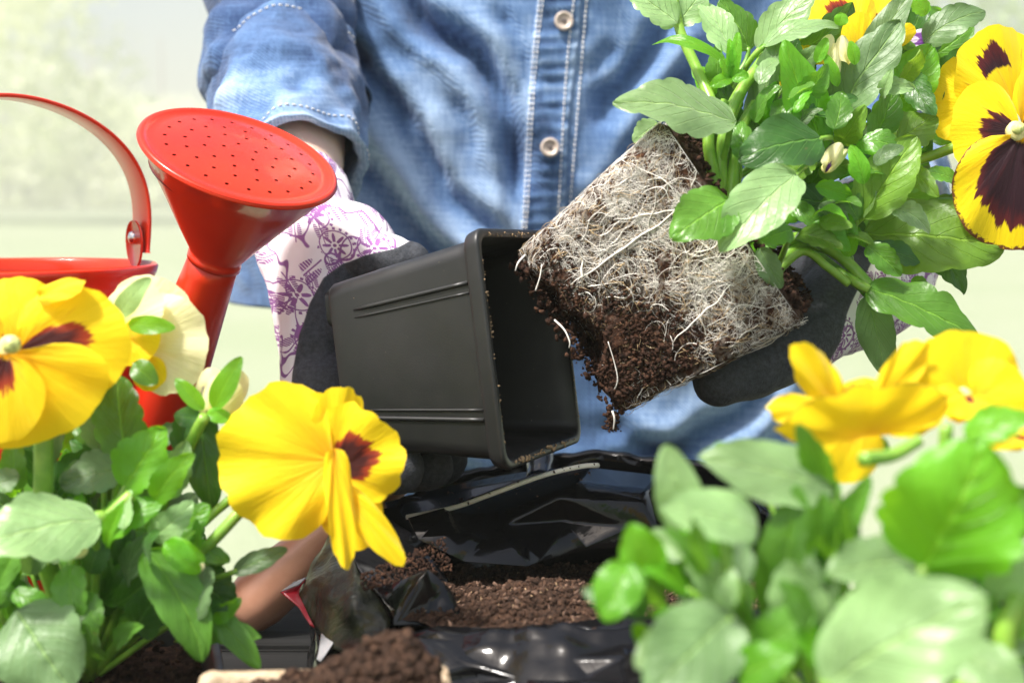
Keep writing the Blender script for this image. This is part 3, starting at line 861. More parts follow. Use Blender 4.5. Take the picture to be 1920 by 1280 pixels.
# ================================================================== WATERING CAN
def build_can():
    D = 0.645
    cx, cy = P(16, 500, D).x, P(16, 500, D).y
    ztop = P(16, 500, D).z; R = 270 * D / FPX
    e = empty('watering_can', (cx, cy, 0), 'red enamel watering can with a perforated rose and strap handle', 'watering can')
    C0 = Vector((cx, cy, 0)); Z = Vector((0, 0, 1))
    h = ztop
    prof = [(1e-4, .0015), (R * .80, .0015), (R * .84, .001), (R * .86, .004), (R * .97, h * .5), (R * .99, h - .012), (R * .975, h - .0085), (R * .975, h - .006), (R * 1.0, h - .003), (R * 1.012, h), (R * .995, h + .0012), (R * .98, h), (R * .965, h - .006), (R * .975, h - .012), (R * .955, h * .5), (R * .84, .006), (1e-4, .004)]
    v, f, uv = lathe(C0, Z, prof, 96); link('can_body', mesh('can_body', v, f, uv), RED, e)
    # bail handle: a flat strap over the can with ears and rivets
    mb = MB(); n = 60; v = []; f = []
    r0x, r0z = .965 * R, P(0, 183, D).z - h - .012
    hw = .0105; th = .0009; HC, HS = math.cos(.62), math.sin(.62)
    for i in range(n + 1):
        a = math.pi * i / n
        rr0 = R * (.950 + .105 * abs(math.sin(2 * a)))
        c = Vector((cx + math.cos(a) * rr0 * HC, cy + math.cos(a) * rr0 * HS, h + .005 + math.sin(a) ** .85 * (r0z + .007)))
        t = Vector((-math.sin(a) * R, 0, math.cos(a) * r0z)).normalized(); nn = Vector((t.z, 0, -t.x))
        if nn.dot(Vector((math.cos(a), 0, math.sin(a)))) < 0: nn = -nn
        for (s1, s2) in ((-1, -1), (1, -1), (1, 1), (-1, 1)):
            lip = .0012 * (1 if s1 else 0)
            v.append(c + Vector((-HS, HC, 0)) * hw * s1 + (nn.x * Vector((HC, HS, 0)) + Vector((0, 0, nn.z))) * th * s2)
    for i in range(n):
        for k in range(4): f.append((i * 4 + k, i * 4 + (k + 1) % 4, i * 4 + 4 + (k + 1) % 4, i * 4 + 4 + k))
    f += [(0, 1, 2, 3), (n * 4 + 3, n * 4 + 2, n * 4 + 1, n * 4)]
    hd = link('handle', mesh('handle', v, f), RED, e)
    b = hd.modifiers.new('b', 'BEVEL'); b.width = .0006; b.segments = 2; b.limit_method = 'ANGLE'
    for s in (1, -1):
        bx = s * R * .945
        # ear: a rounded tab folded from the rim
        mb = MB(); ring = []; 
        for k in range(24):
            a = 2 * math.pi * k / 24
            ring.append((math.cos(a) * .0098, (math.sin(a) * .0098) if math.sin(a) > 0 else math.sin(a) * .013))
        vv = []
        for o in (-.0006, .0006):
            for (a1, b1) in ring: rr_ = bx - s * (.0025 - o); vv.append(Vector((cx + rr_ * HC - HS * a1, cy + rr_ * HS + HC * a1, h + .0105 + b1)))
        ff = [tuple(range(24)), tuple(range(47, 23, -1))] + [(k, (k + 1) % 24, 24 + (k + 1) % 24, 24 + k) for k in range(24)]
        mb.add(vv, ff); mb.link('ear', RED, e)
        v, f, uv = lathe(Vector((cx + (bx - s * .0032) * HC, cy + (bx - s * .0032) * HS, h + .0120)), Vector((-s * HC, -s * HS, 0)), [(.0032, -.001), (.0032, .0004), (.0026, .0014), (.0014, .0020), (1e-5, .0022)], 20)
        link('rivet', mesh('rivet', v, f, uv), STEEL, e)
    # spout
    neck = P(403, 483, .600); foot = P(274, 850, .640)
    ax = (neck - foot)
    pts = [foot + ax * (i / 12) for i in range(13)]; rad = [.0172 - .0066 * (i / 12) for i in range(13)]
    v, f, uv = tube(pts, rad, 40); link('spout', mesh('spout', v, f, uv), RED, e)
    # rose
    face = P(449, 293, .585); A = (face - neck); 
    # axis so that the face shows as in the picture (perpendicular to its long side)
    N = V(.34, .83, .46); L = A.dot(N); start = face - N * L
    Rf = 190 * .585 / FPX; rn = .0112
    ROSE0 = neck
    # cone between the neck ring and the rim; its rings shift from neck to face
    seg = 80
    def ring(c, r, nrm):
        x = (Vector((1, 0, 0)) - nrm * nrm.x).normalized(); y = nrm.cross(x)
        return [c + (x * math.cos(2 * math.pi * k / seg) + y * math.sin(2 * math.pi * k / seg)) * r for k in range(seg)]
    sa = ax.normalized(); rings = []
    for (u, r, o) in ((-.05, rn * .99, 0), (-.05, rn * 1.035, 0), (0.0, rn * 1.03, 0), (.012, rn * 1.0, 0), (.05, rn * 1.05, 0), (.25, rn + (Rf - rn) * .22, 0), (.5, rn + (Rf - rn) * .47, 0), (.75, rn + (Rf - rn) * .73, 0), (.955, Rf * .955, 0), (.965, Rf * .985, 0), (.985, Rf * 1.005, 0), (1.0, Rf * .998, 0)):
        q = smoothstep(0, .35, u); nn = (sa * (1 - q) + N * q).normalized()
        rings.append(ring(neck + A * u, r, nn))
    v = [p for r in rings for p in r]; f = []
    for i in range(len(rings) - 1):
        for k in range(seg): f.append((i * seg + k, i * seg + (k + 1) % seg, (i + 1) * seg + (k + 1) % seg, (i + 1) * seg + k))
    cone = link('rose_cone', mesh('rose_cone', v, f), RED, e)
    # perforated plate (holes cut through real thickness)
    prof = [(1e-4, .0024), (Rf * .3, .0021), (Rf * .6, .0014), (Rf * .82, .0004), (Rf * .90, -.0002), (Rf * .93, .0006), (Rf * .965, .0012), (Rf * .995, .0004), (Rf * 1.0, -.0010), (Rf * .97, -.0016), (Rf * .90, -.0012), (Rf * .6, .0004), (Rf * .3, .0011), (1e-4, .0014)]
    v, f, uv = lathe(face, N, prof, 96)
    tmp = link('tmp', mesh('tmp', v, f), [], origin=(0, 0, 0))
    x = (Vector((1, 0, 0)) - N * N.x).normalized(); y = N.cross(x)
    mb = MB()
    for (r, cnt) in ((.74, 22), (.55, 16), (.36, 10), (.17, 5)):
        for k in range(cnt):
            a = 2 * math.pi * (k + (.5 if cnt % 4 else .2)) / cnt
            c = face + (x * math.cos(a) + y * math.sin(a)) * Rf * r
            vv, ff, uu = tube([c - N * .004, c + N * .006], .00085, 10); mb.add(vv, ff)
    cut = link('cut', mb.mesh('cut'), [], origin=(0, 0, 0))
    bo = tmp.modifiers.new('b', 'BOOLEAN'); bo.object = cut; bo.operation = 'DIFFERENCE'; bo.solver = 'EXACT'
    me = evaluated(tmp, 'rose_plate'); bpy.data.objects.remove(tmp); bpy.data.objects.remove(cut)
    me.materials.clear(); me.polygons.foreach_set('material_index', np.zeros(len(me.polygons), dtype=np.int32))
    pl = link('rose_plate', me, RED, e, smooth=False)
    me.polygons.foreach_set('use_smooth', np.array([abs(p.normal.dot(N)) > .25 for p in me.polygons]))
    # dark disc added under the plate; its colour is the shade in the holes
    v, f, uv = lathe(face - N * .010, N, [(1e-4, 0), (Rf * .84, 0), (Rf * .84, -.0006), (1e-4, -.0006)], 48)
    link('hole_shade_disc', mesh('hole_shade_disc', v, f), DARKHOLE, e)
build_can()

# ================================================================== HELD BLACK POT
def square_ring(c, ax, e1, e2, half, rnd_, seg=6):
    """rounded square around c in the plane of e1, e2"""
    out = []
    for (sx, sy, a0) in ((1, 1, 0), (-1, 1, 90), (-1, -1, 180), (1, -1, 270)):
        for k in range(seg + 1):
            a = R_(a0 + 90 * k / seg)
            out.append(c + e1 * (sx * (half - rnd_) + math.cos(a) * rnd_) + e2 * (sy * (half - rnd_) + math.sin(a) * rnd_))
    return out

def build_square_pot(name, label, rim_c, axis, e1, half_top, half_bot, height, mat, parts_mat=None, ridges=True, notch=True):
    axis = axis.normalized(); e1 = (e1 - axis * e1.dot(axis)).normalized(); e2 = axis.cross(e1)
    base_c = rim_c - axis * height
    e = empty(name, base_c, label, 'plant pot', 'black square plastic pots')
    seg = 6; n = 4 * (seg + 1)
    hh = lambda u: half_bot + (half_top - half_bot) * u
    prof = [(0, hh(0) - .004, .005), (0, hh(0), .007)]
    prof += [(.10, hh(.10), .0062), (.5, hh(.5), .0064), (.86, hh(.86), .0065), (.905, hh(.905), .0065)]
    prof += [(.907, hh(.905) + .0022, .0068), (.93, hh(.93) + .0026, .0068), (.985, half_top + .0030, .0068), (1.0, half_top + .0026, .0068), (1.004, half_top + .0012, .0065), (.998, half_top - .0006, .0055), (.90, hh(.9) - .0016, .0055), (.5, hh(.5) - .0016, .0052), (.03, hh(.03) - .0018, .006), (.03, .001, .0005)]
    v = []; f = []
    for (u, h_, r) in prof: v += square_ring(base_c + axis * height * u, axis, e1, e2, h_, min(r, h_ * .9), seg)
    for i in range(len(prof) - 1):
        for k in range(n): f.append((i * n + k, i * n + (k + 1) % n, (i + 1) * n + (k + 1) % n, (i + 1) * n + k))
    f.append(tuple(range(n))[::-1])
    me = mesh('pot_wall', v, f)
    wall = link('pot_wall', me, mat, e)
    b = wall.modifiers.new('b', 'BEVEL'); b.width = .0007; b.segments = 2; b.limit_method = 'ANGLE'; b.angle_limit = R_(35)
    if ridges:
        for (d1, d2) in ((e1, e2), (-e1, e2), (e2, e1), (-e2, e1)):
            for s in (-1, 1):
                for (off, r, u0, u1) in ((.62, .00095, .16, .895), (.53, .0005, .16, .895)):
                    pts = []
                    for i in range(9):
                        u = u0 + (u1 - u0) * i / 8
                        pts.append(base_c + axis * height * u + d1 * (hh(u) + .0001) + d2 * (s * off * hh(u)))
                    vv, ff, uu = tube(pts, [r * .4] + [r] * 7 + [r], 8); link('ridge', mesh('ridge', vv, ff), mat, wall)
    if notch:
        # feet of the pot: short pads proud of the base at each corner
        for (sx, sy) in ((1, 1), (1, -1), (-1, 1), (-1, -1)):
            c = base_c - axis * .0025 + (e1 * sx + e2 * sy) * (half_bot * .70)
            r1 = square_ring(c + axis * .0026, axis, e1, e2, half_bot * .27, .004, 4); r0 = square_ring(c - axis * .0008, axis, e1, e2, half_bot * .22, .004, 4); k = len(r1)
            vv = r1 + r0; ff = [(i, (i + 1) % k, k + (i + 1) % k, k + i) for i in range(k)] + [tuple(range(2 * k - 1, k - 1, -1))]
            link('foot', mesh('foot', vv, ff), mat, wall)
    return e, wall, base_c, axis, e1, e2

POT_AX = V(.925, .105, .365)
POT_UP = V(-.115, .99, .02)
pot, pot_wall, pot_base, pa, pe1, pe2 = build_square_pot('nursery_pot', 'empty black square plastic pot tipped on its side in the gloved hand', P(1000, 642, .580), POT_AX, POT_UP, .0436, .0335, .0730, BLACKPOT)
# grains of soil stuck on the pot
def ico():
    bm = bmesh.new(); bmesh.ops.create_icosphere(bm, subdivisions=1, radius=1)
    v = np.array([tuple(x.co) for x in bm.verts]); f = np.array([[a.index for a in p.verts] for p in bm.faces]); bm.free(); return v, f
ICO_V, ICO_F = ico()
def crumbs(pts, sizes, seed=1, stretch=1.0):
    """lumps of earth: irregular little solids, one mesh"""
    r = np.random.default_rng(seed); n = len(pts); pts = np.array([tuple(p) for p in pts]); sizes = np.asarray(sizes)
    nv = len(ICO_V)
    dirs = ICO_V[None] * (1 + r.uniform(-.42, .38, (n, nv, 1)))
    sc = r.uniform(.6, 1.25, (n, 1, 3)); sc[:, :, 0] *= r.uniform(1, stretch, (n, 1))
    q = r.normal(size=(n, 4)); q /= np.linalg.norm(q, axis=1)[:, None]
    w_, x, y, z = q.T
    Rm = np.stack([1 - 2 * (y * y + z * z), 2 * (x * y - z * w_), 2 * (x * z + y * w_), 2 * (x * y + z * w_), 1 - 2 * (x * x + z * z), 2 * (y * z - x * w_), 2 * (x * z - y * w_), 2 * (y * z + x * w_), 1 - 2 * (x * x + y * y)], 1).reshape(n, 3, 3)
    vv = np.einsum('nij,nkj->nki', Rm, dirs * sc) * sizes[:, None, None] + pts[:, None]
    ff = ICO_F[None] + (np.arange(n) * nv)[:, None, None]
    me = bpy.data.meshes.new('crumbs'); V_ = vv.reshape(-1, 3); F_ = ff.reshape(-1, 3)
    me.vertices.add(len(V_)); me.vertices.foreach_set('co', V_.astype(np.float32).ravel())
    me.loops.add(F_.size); me.loops.foreach_set('vertex_index', F_.ravel().astype(np.int32))
    me.polygons.add(len(F_)); me.polygons.foreach_set('loop_start', (np.arange(len(F_)) * 3).astype(np.int32))
    me.update(calc_edges=True); me.validate(); return me
CHIP = simple('bark_chip', (0.105, 0.058, 0.036), 0.85, var=.6, scale=400)
FIBRE = simple('soil_fibre', (0.34, 0.23, 0.13), 0.9)
pts = []; sz = []
for _ in range(70):
    u = rnd.uniform(.05, .98); h_ = .0330 + .0095 * u + (.0028 if u > .91 else .0002)
    t = rnd.uniform(-.9, .9); s = rnd.choice((0, 0, 0, 1))
    side = -pe2 if (-pe2).dot(-FWD) > 0 else pe2
    pts.append(pot_base + pa * .073 * u + (side * h_ + pe1 * (t * h_) if s == 0 else pe1 * (-h_) + side * (t * h_))); sz.append(rnd.uniform(.00012, .00034))
for _ in range(160):                      # along the rim
    t = rnd.uniform(-1, 1); k = rnd.randrange(4); d1, d2 = [(pe1, pe2), (-pe1, pe2), (pe2, pe1), (-pe2, pe1)][k]
    pts.append(pot_base + pa * (.073 * 1.004) + d1 * (.0439 + rnd.uniform(-.0008, .0012)) + d2 * t * .036); sz.append(rnd.uniform(.0002, .0006) * (1.6 if k == 1 else .8))
tag(link('soil_grains', crumbs(pts, sz, 5, 2.2), FIBRE, pot, smooth=False), kind='stuff')

# ================================================================== SOIL BAG
def build_bag():
    bc = Vector((P(1060, 0, .57).x, .560, 0))
    e = empty('soil_bag', (bc.x, bc.y, 0), 'open black plastic soil bag with rolled edges full of dark potting soil', 'bag')
    rx, ry = .092, .098
    NU, prof_n = 420, 40
    def lip(phi):
        # height and reach of the rolled lip round the opening (front = 270 deg)
        d = math.degrees(phi) % 360
        xs = [0, 40, 75, 90, 108, 128, 150, 180, 215, 250, 270, 300, 330, 360]
        zs = [.066, .080, .0835, .082, .078, .070, .056, .048, .048, .058, .061, .060, .058, .066]
        return float(np.interp(d, xs, zs))
    v = []; f = []
    for i in range(NU):
        ph = 2 * math.pi * i / NU; cs, sn = math.cos(ph), math.sin(ph)
        z = lip(ph) + .0025 * nz(cs * 4, sn * 4, 3) + .0016 * nz(cs * 11, sn * 11, 8)
        wob = 1 + .05 * nz(cs * 2, sn * 2, 1.2)
        prof = []
        for k in range(prof_n + 1):
            u = k / prof_n
            if u < .45:
                q = u / .45; r = .90 + .10 * q; zz = .012 + (z - .012) * q ** .9
            elif u < .60:
                q = (u - .45) / .15; r = 1 + .10 * q; zz = z + .003 * math.sin(q * math.pi) - .003 * q
            else:
                q = (u - .60) / .40; r = 1.10 + (.26 if cs > 0 else .26 - .20 * min(1, -cs * 1.6)) * math.sin(q * math.pi / 2); zz = (z - .003) * (1 - q ** 1.5) + .0012
            prof.append((r * wob, zz))
        for k, (r, zz) in enumerate(prof):
            p = Vector((bc.x + rx * r * cs, bc.y + ry * r * sn, zz))
            # crumples: sharp creases where cells meet
            q = Vector((p.x * 24, p.y * 24, p.z * 30))
            dd = noise.voronoi(q + Vector((nz(q.x, q.y, q.z), nz(q.y, q.z, q.x), nz(q.z, q.x, q.y))) * .5)[0]
            c = (dd[1] - dd[0])
            amp = .0062 * (1 if zz > .02 else .5)
            out = Vector((cs, sn, .25))
            p += out * (amp * (min(c, .6) - .35)) + Vector((0, 0, 1)) * .0010 * nz(p.x * 50, p.y * 50, p.z * 50)
            p += out * .003 * nz(p.x * 18, p.y * 18, p.z * 18 + 4)
            p.z = max(p.z, .0012); v.append(p)
    m = prof_n + 1
    for i in range(NU):
        i2 = (i + 1) % NU
        for k in range(prof_n): f.append((i * m + k, i * m + k + 1, i2 * m + k + 1, i2 * m + k))
    film = link('film', mesh('film', v, f), FILM, e)

    # folded pieces of the mouth, seen from the front (hand-laid creases)
    def fold(name, pts, faces, mat, lab=None, sub=3, amp=.0012, sharp=.6, facet=False):
        bm = bmesh.new(); vs = [bm.verts.new(P(*p)) for p in pts]
        for q in faces: bm.faces.new([vs[k] for k in q])
        cl = bm.edges.layers.float.new('crease_edge')
        for ed in bm.edges: ed[cl] = sharp
        me = bpy.data.meshes.new(name); bm.to_mesh(me); bm.free()
        if facet: sub = 0
        tmp = link('tmp', me, [], origin=(0, 0, 0)); s = tmp.modifiers.new('s', 'SUBSURF'); s.levels = sub; s.render_levels = sub
        me = evaluated(tmp, name); bpy.data.objects.remove(tmp); me.materials.clear()
        co = coords(me); nr = normals(me)
        dsp = np.array([nz(c[0] * 70, c[1] * 70, c[2] * 70) * amp + nz(c[0] * 180, c[1] * 180, c[2] * 180) * amp * .35 for c in co])
        set_coords(me, co + nr * dsp[:, None])
        o = link(name, me, mat, e, smooth=not facet)
        if facet:
            bv = o.modifiers.new('b', 'BEVEL'); bv.width = .0017; bv.segments = 3; bv.limit_method = 'ANGLE'; bv.angle_limit = R_(6); bv.harden_normals = False
            me.polygons.foreach_set('use_smooth', np.ones(len(me.polygons), dtype=bool)); o.modifiers.new('w', 'WEIGHTED_NORMAL').keep_sharp = False
        md = o.modifiers.new('t', 'SOLIDIFY'); md.thickness = .0004
        if lab: o['label'] = lab
        return o
    # outside of the left side, printed
    fold('printed_side', [(628, 985, .560), (573, 1083, .545), (556, 1112, .540), (590, 1178, .525), (620, 1215, .510), (663, 1055, .525), (736, 1160, .505), (700, 1240, .480), (655, 1000, .550), (610, 1110, .520), (665, 1150, .503)],
         [(0, 1, 9, 8), (1, 2, 3, 9), (3, 4, 10, 9), (8, 9, 10, 5), (5, 10, 6), (10, 4, 7, 6)], PRINT, 'dull printed outer side of the bag', amp=.0022)
    fold('red_strip', [(573, 1085, .5445), (526, 1110, .537), (562, 1140, .531), (582, 1172, .525), (590, 1176, .5235), (558, 1110, .5385)], [(0, 1, 2, 5), (5, 2, 3, 4)], REDPRINT, 'red printed strip at the corner of the bag', amp=.0006)
    fold('torn_tip', [(526, 1109, .536), (552, 1090, .540), (575, 1081, .544), (560, 1096, .538)], [(0, 3, 2, 1)], WHITEPRINT, amp=.0004)
    fold('torn_tip', [(604, 1181, .520), (593, 1232, .505), (600, 1238, .503), (624, 1204, .510), (618, 1186, .517)], [(0, 1, 2, 3, 4)], WHITEPRINT, amp=.0010)
    # top of the left fold, sprinkled with soil
    fold('folded_edge', [(640, 985, .560), (663, 1050, .527), (737, 1158, .507), (770, 1140, .505), (796, 1077, .520), (760, 1015, .550), (800, 1036, .545), (843, 1090, .530), (710, 1060, .528), (725, 1000, .555)],
         [(0, 1, 8, 9), (1, 2, 3, 8), (8, 3, 4, 7, 6), (9, 8, 6, 5)], FILM, amp=.0012)
    fold('folded_edge', [(708, 1106, .512), (796, 1075, .510), (753, 1160, .500), (869, 1160, .508), (815, 1172, .503), (735, 1135, .503), (843, 1100, .514), (810, 1130, .512)],
         [(0, 5, 1), (5, 2, 1), (1, 2, 7), (1, 7, 6), (7, 3, 6), (2, 4, 7), (7, 4, 3)], FILM, amp=.0003, facet=True)
    fold('folded_corner', [(672, 968, .592), (690, 940, .602), (712, 966, .588), (745, 950, .590), (768, 998, .578), (784, 1014, .572), (750, 1022, .565), (705, 1005, .572)],
         [(0, 7, 2), (0, 2, 1), (2, 4, 3), (2, 7, 4), (7, 6, 4), (4, 6, 5)], FILM, amp=.0003, facet=True)
    # front lip bulging towards the viewer
    pts = []; N1, N2 = 7, 5
    dep = [[0, .004, -.003, .003, .002, .004, .0], [-.003, -.001, -.006, .000, -.003, .001, -.002], [-.010, -.014, -.008, -.022, -.028, -.020, -.010], [-.016, -.012, -.022, -.026, -.034, -.034, -.020], [-.018, -.022, -.020, -.050, -.044, -.052, -.030]]
    tops = [1168, 1176, 1178, 1170, 1160, 1158, 1166]
    for j in range(N2):
        for i in range(N1):
            px = 800 + 560 * i / (N1 - 1) + (14 if j % 2 else -10) * (1 if i % 2 else -.4)
            pts.append((px, tops[i] + j * 32 + (7 if (i + j) % 3 == 0 else 0), .480 + dep[j][i]))
    tri = []
    for j in range(N2 - 1):
        for i in range(N1 - 1):
            a, b, c, d = j * N1 + i, j * N1 + i + 1, (j + 1) * N1 + i + 1, (j + 1) * N1 + i
            tri += [(a, b, c), (a, c, d)] if (i * 3 + j * 5) % 4 < 2 else [(a, b, d), (b, c, d)]
    fold('front_lip', pts, tri, FILM, amp=.0006, facet=True)
    bk = [(765, 972, .588), (850, 953, .603), (1000, 897, .622), (1120, 880, .632), (1236, 892, .630), (1244, 1010, .600), (1012, 1042, .590), (992, 1064, .580), (866, 1054, .580), (802, 1003, .580), (1052, 930, .603), (1200, 938, .602), (1172, 985, .602), (1062, 976, .609), (940, 985, .606), (1100, 1020, .600)]
    fold('back_fold', bk, [(0, 1, 9), (1, 14, 9), (9, 14, 8), (14, 7, 8), (14, 6, 7), (1, 2, 14), (2, 10, 14), (10, 13, 14), (14, 13, 6), (2, 3, 10), (3, 11, 10), (3, 4, 11), (10, 11, 12), (10, 12, 13), (11, 4, 5), (11, 5, 12), (12, 5, 15), (13, 12, 15), (13, 15, 6)], FILM, amp=.0008, facet=True)

    # soil inside
    n = 130; v = []; f = []
    def soil_z(x, y):
        q = (y - bc.y) / ry; s = (x - bc.x) / rx
        z = .044 - .012 * q + .010 * math.exp(-((s + .1) ** 2) / .18 - ((q + .45) ** 2) / .12) - .008 * math.exp(-((s - .1) ** 2) / .2 - ((q - .35) ** 2) / .2)
        return z + .004 * nz(x * 40, y * 40, 1) + .0022 * nz(x * 110, y * 110, 2) + .0012 * nz(x * 260, y * 260, 3)
    pts = []; sz = []
    for j in range(n + 1):
        for i in range(n + 1):
            a = 2 * math.pi * i / n; r = (j / n) ** .7 * .985
            x = bc.x + rx * r * math.cos(a); y = bc.y + ry * r * math.sin(a); v.append(Vector((x, y, soil_z(x, y))))
    for j in range(n):
        for i in range(n): f.append((j * (n + 1) + i, j * (n + 1) + i + 1, (j + 1) * (n + 1) + i + 1, (j + 1) * (n + 1) + i))
    so = link('soil', mesh('soil', v, f), SOIL, e)
    for _ in range(20000):
        a = rnd.uniform(0, 2 * math.pi); r = math.sqrt(rnd.random()) * .97
        x = bc.x + rx * r * math.cos(a); y = bc.y + ry * r * math.sin(a)
        s = rnd.choice((.00022, .0003, .00045, .0006, .0010)) * rnd.uniform(.7, 1.3)
        pts.append((x, y, soil_z(x, y) + s * .5)); sz.append(s)
    tag(link('soil_crumbs', crumbs(pts, sz, 11, 1.8), SOIL, so, smooth=False), kind='stuff')
    pts = []; sz = []
    for _ in range(1500):
        a = rnd.uniform(0, 2 * math.pi); r = math.sqrt(rnd.random()) * .96
        x = bc.x + rx * r * math.cos(a); y = bc.y + ry * r * math.sin(a); q = rnd.choice((.0003, .0005, .0009)); pts.append((x, y, soil_z(x, y) + q)); sz.append(q)
    tag(link('bark_chips', crumbs(pts, sz, 15, 3), CHIP, so, smooth=False), kind='stuff')
    pts = []; sz = []
    for _ in range(260):
        a = rnd.uniform(0, 2 * math.pi); r = math.sqrt(rnd.random()) * .95
        x = bc.x + rx * r * math.cos(a); y = bc.y + ry * r * math.sin(a); pts.append((x, y, soil_z(x, y) + .0006)); sz.append(rnd.uniform(.00014, .00032))
    tag(link('plant_fibres', crumbs(pts, sz, 14, 7), FIBRE, so, smooth=False), kind='stuff')
    # crumbs lying on the left fold
    pts = []; sz = []
    for _ in range(520):
        a, b = rnd.random(), rnd.random()
        px = 672 + 165 * a + 10 * b; py = 1092 - 62 * a * .9 + (b - .5) * 62 * (.5 + .5 * a) ; d = .514 + .030 * a - (b - .5) * .012
        pts.append(P(px, py, d - .002)); sz.append(rnd.uniform(.0002, .0007))
    tag(link('soil_crumbs', crumbs(pts, sz, 12, 2.0), SOIL_RED, so, smooth=False), kind='stuff')
    pts = [P(rnd.uniform(860, 1200), rnd.uniform(1040, 1165), .50) for _ in range(40)]
    return e
build_bag()

# ---- trowel standing in the bag
def build_trowel():
    v = []; f = []; n, m_ = 24, 12
    lo = [P(763, 969, .610), P(852, 951, .600), P(922, 926, .592), P(1016, 892, .588), P(1085, 875, .590), P(1121, 872, .598)]
    hi = [P(722, 941, .640), P(805, 921, .648), P(890, 901, .650), P(985, 884, .648), P(1060, 876, .635), P(1121, 870, .604)]
    a = vspline(lo, n); b = vspline(hi, n)
    for i in range(n):
        for k in range(m_):
            t = k / (m_ - 1); p = a[i] * (1 - t) + b[i] * t
            p = p - Vector((0, 0, 1)) * .012 * math.sin(t * math.pi) * math.sin(min(1, (i + 2) / n * 1.05) * math.pi) ** .5
            v.append(p)
    for i in range(n - 1):
        for k in range(m_ - 1): f.append((i * m_ + k, (i + 1) * m_ + k, (i + 1) * m_ + k + 1, i * m_ + k + 1))
    root = empty('trowel', P(930, 930, .62), 'dark trowel blade with a bright edge lying across the soil bag', 'trowel')
    bl = link('blade', mesh('blade', v, f), BLADE, root); bl.modifiers.new('t', 'SOLIDIFY').thickness = .0012
    vv, ff, uu = tube(a, .0011, 8); link('bright_edge', mesh('bright_edge', vv, ff), STEEL_GLINT, bl)
    vv, ff, uu = tube(vspline([P(1010, 905, .64), P(1012, 870, .652), P(1014, 820, .665), P(1016, 760, .675)], 14), [.006] * 4 + [.0065] * 4 + [.008] * 6, 16); link('handle', mesh('handle', vv, ff), BLADE, root)
    pts = []; sz = []
    for _ in range(500):
        i = rnd.uniform(.25, .98); t = rnd.uniform(.05, .95); k = min(int(i * (n - 1)), n - 2)
        p = Vector(v[k * m_ + int(t * (m_ - 1))]); pts.append(p + Vector((rnd.uniform(-.004, .004), rnd.uniform(-.002, .002), .0006))); sz.append(rnd.uniform(.0002, .0006))
    tag(link('soil_grains', crumbs(pts, sz, 21, 2), SOIL_RED, root, smooth=False), kind='stuff')
STEEL_GLINT = simple('glint_steel', (0.72, 0.70, 0.60), 0.45, Metallic=0.0, bump=.2)  # pale non-metal; the steel's bright glint is put into its colour
build_trowel()

# ---- wooden handle of a tool lying behind the bag
def build_tool():
    a = P(478, 1128, .665); b = P(640, 978, .668)
    d = (b - a).normalized(); L = .20
    prof = [(0, .0006), (.0015, .0085), (.006, .0125), (.014, .0142), (.03, .0140), (.05, .0122), (.075, .0108), (.10, .0112), (.12, .0100), (.135, .0085)]
    st = a - d * .012
    v, f, uv = lathe(st, d, [(r, h) for (h, r) in prof], 40)
    root = empty('garden_tool', st, 'salmon coloured wooden tool handle leaning behind the soil bag', 'tool')
    link('wooden_handle', mesh('wooden_handle', v, f, uv), WOOD, root)
    v, f, uv = tube([st + d * .132, st + d * .15, st + d * .19, st + d * .21], [.0075, .007, .004, .004], 16)
    link('ferrule', mesh('ferrule', v, f), STEEL_GLINT, root)
build_tool()

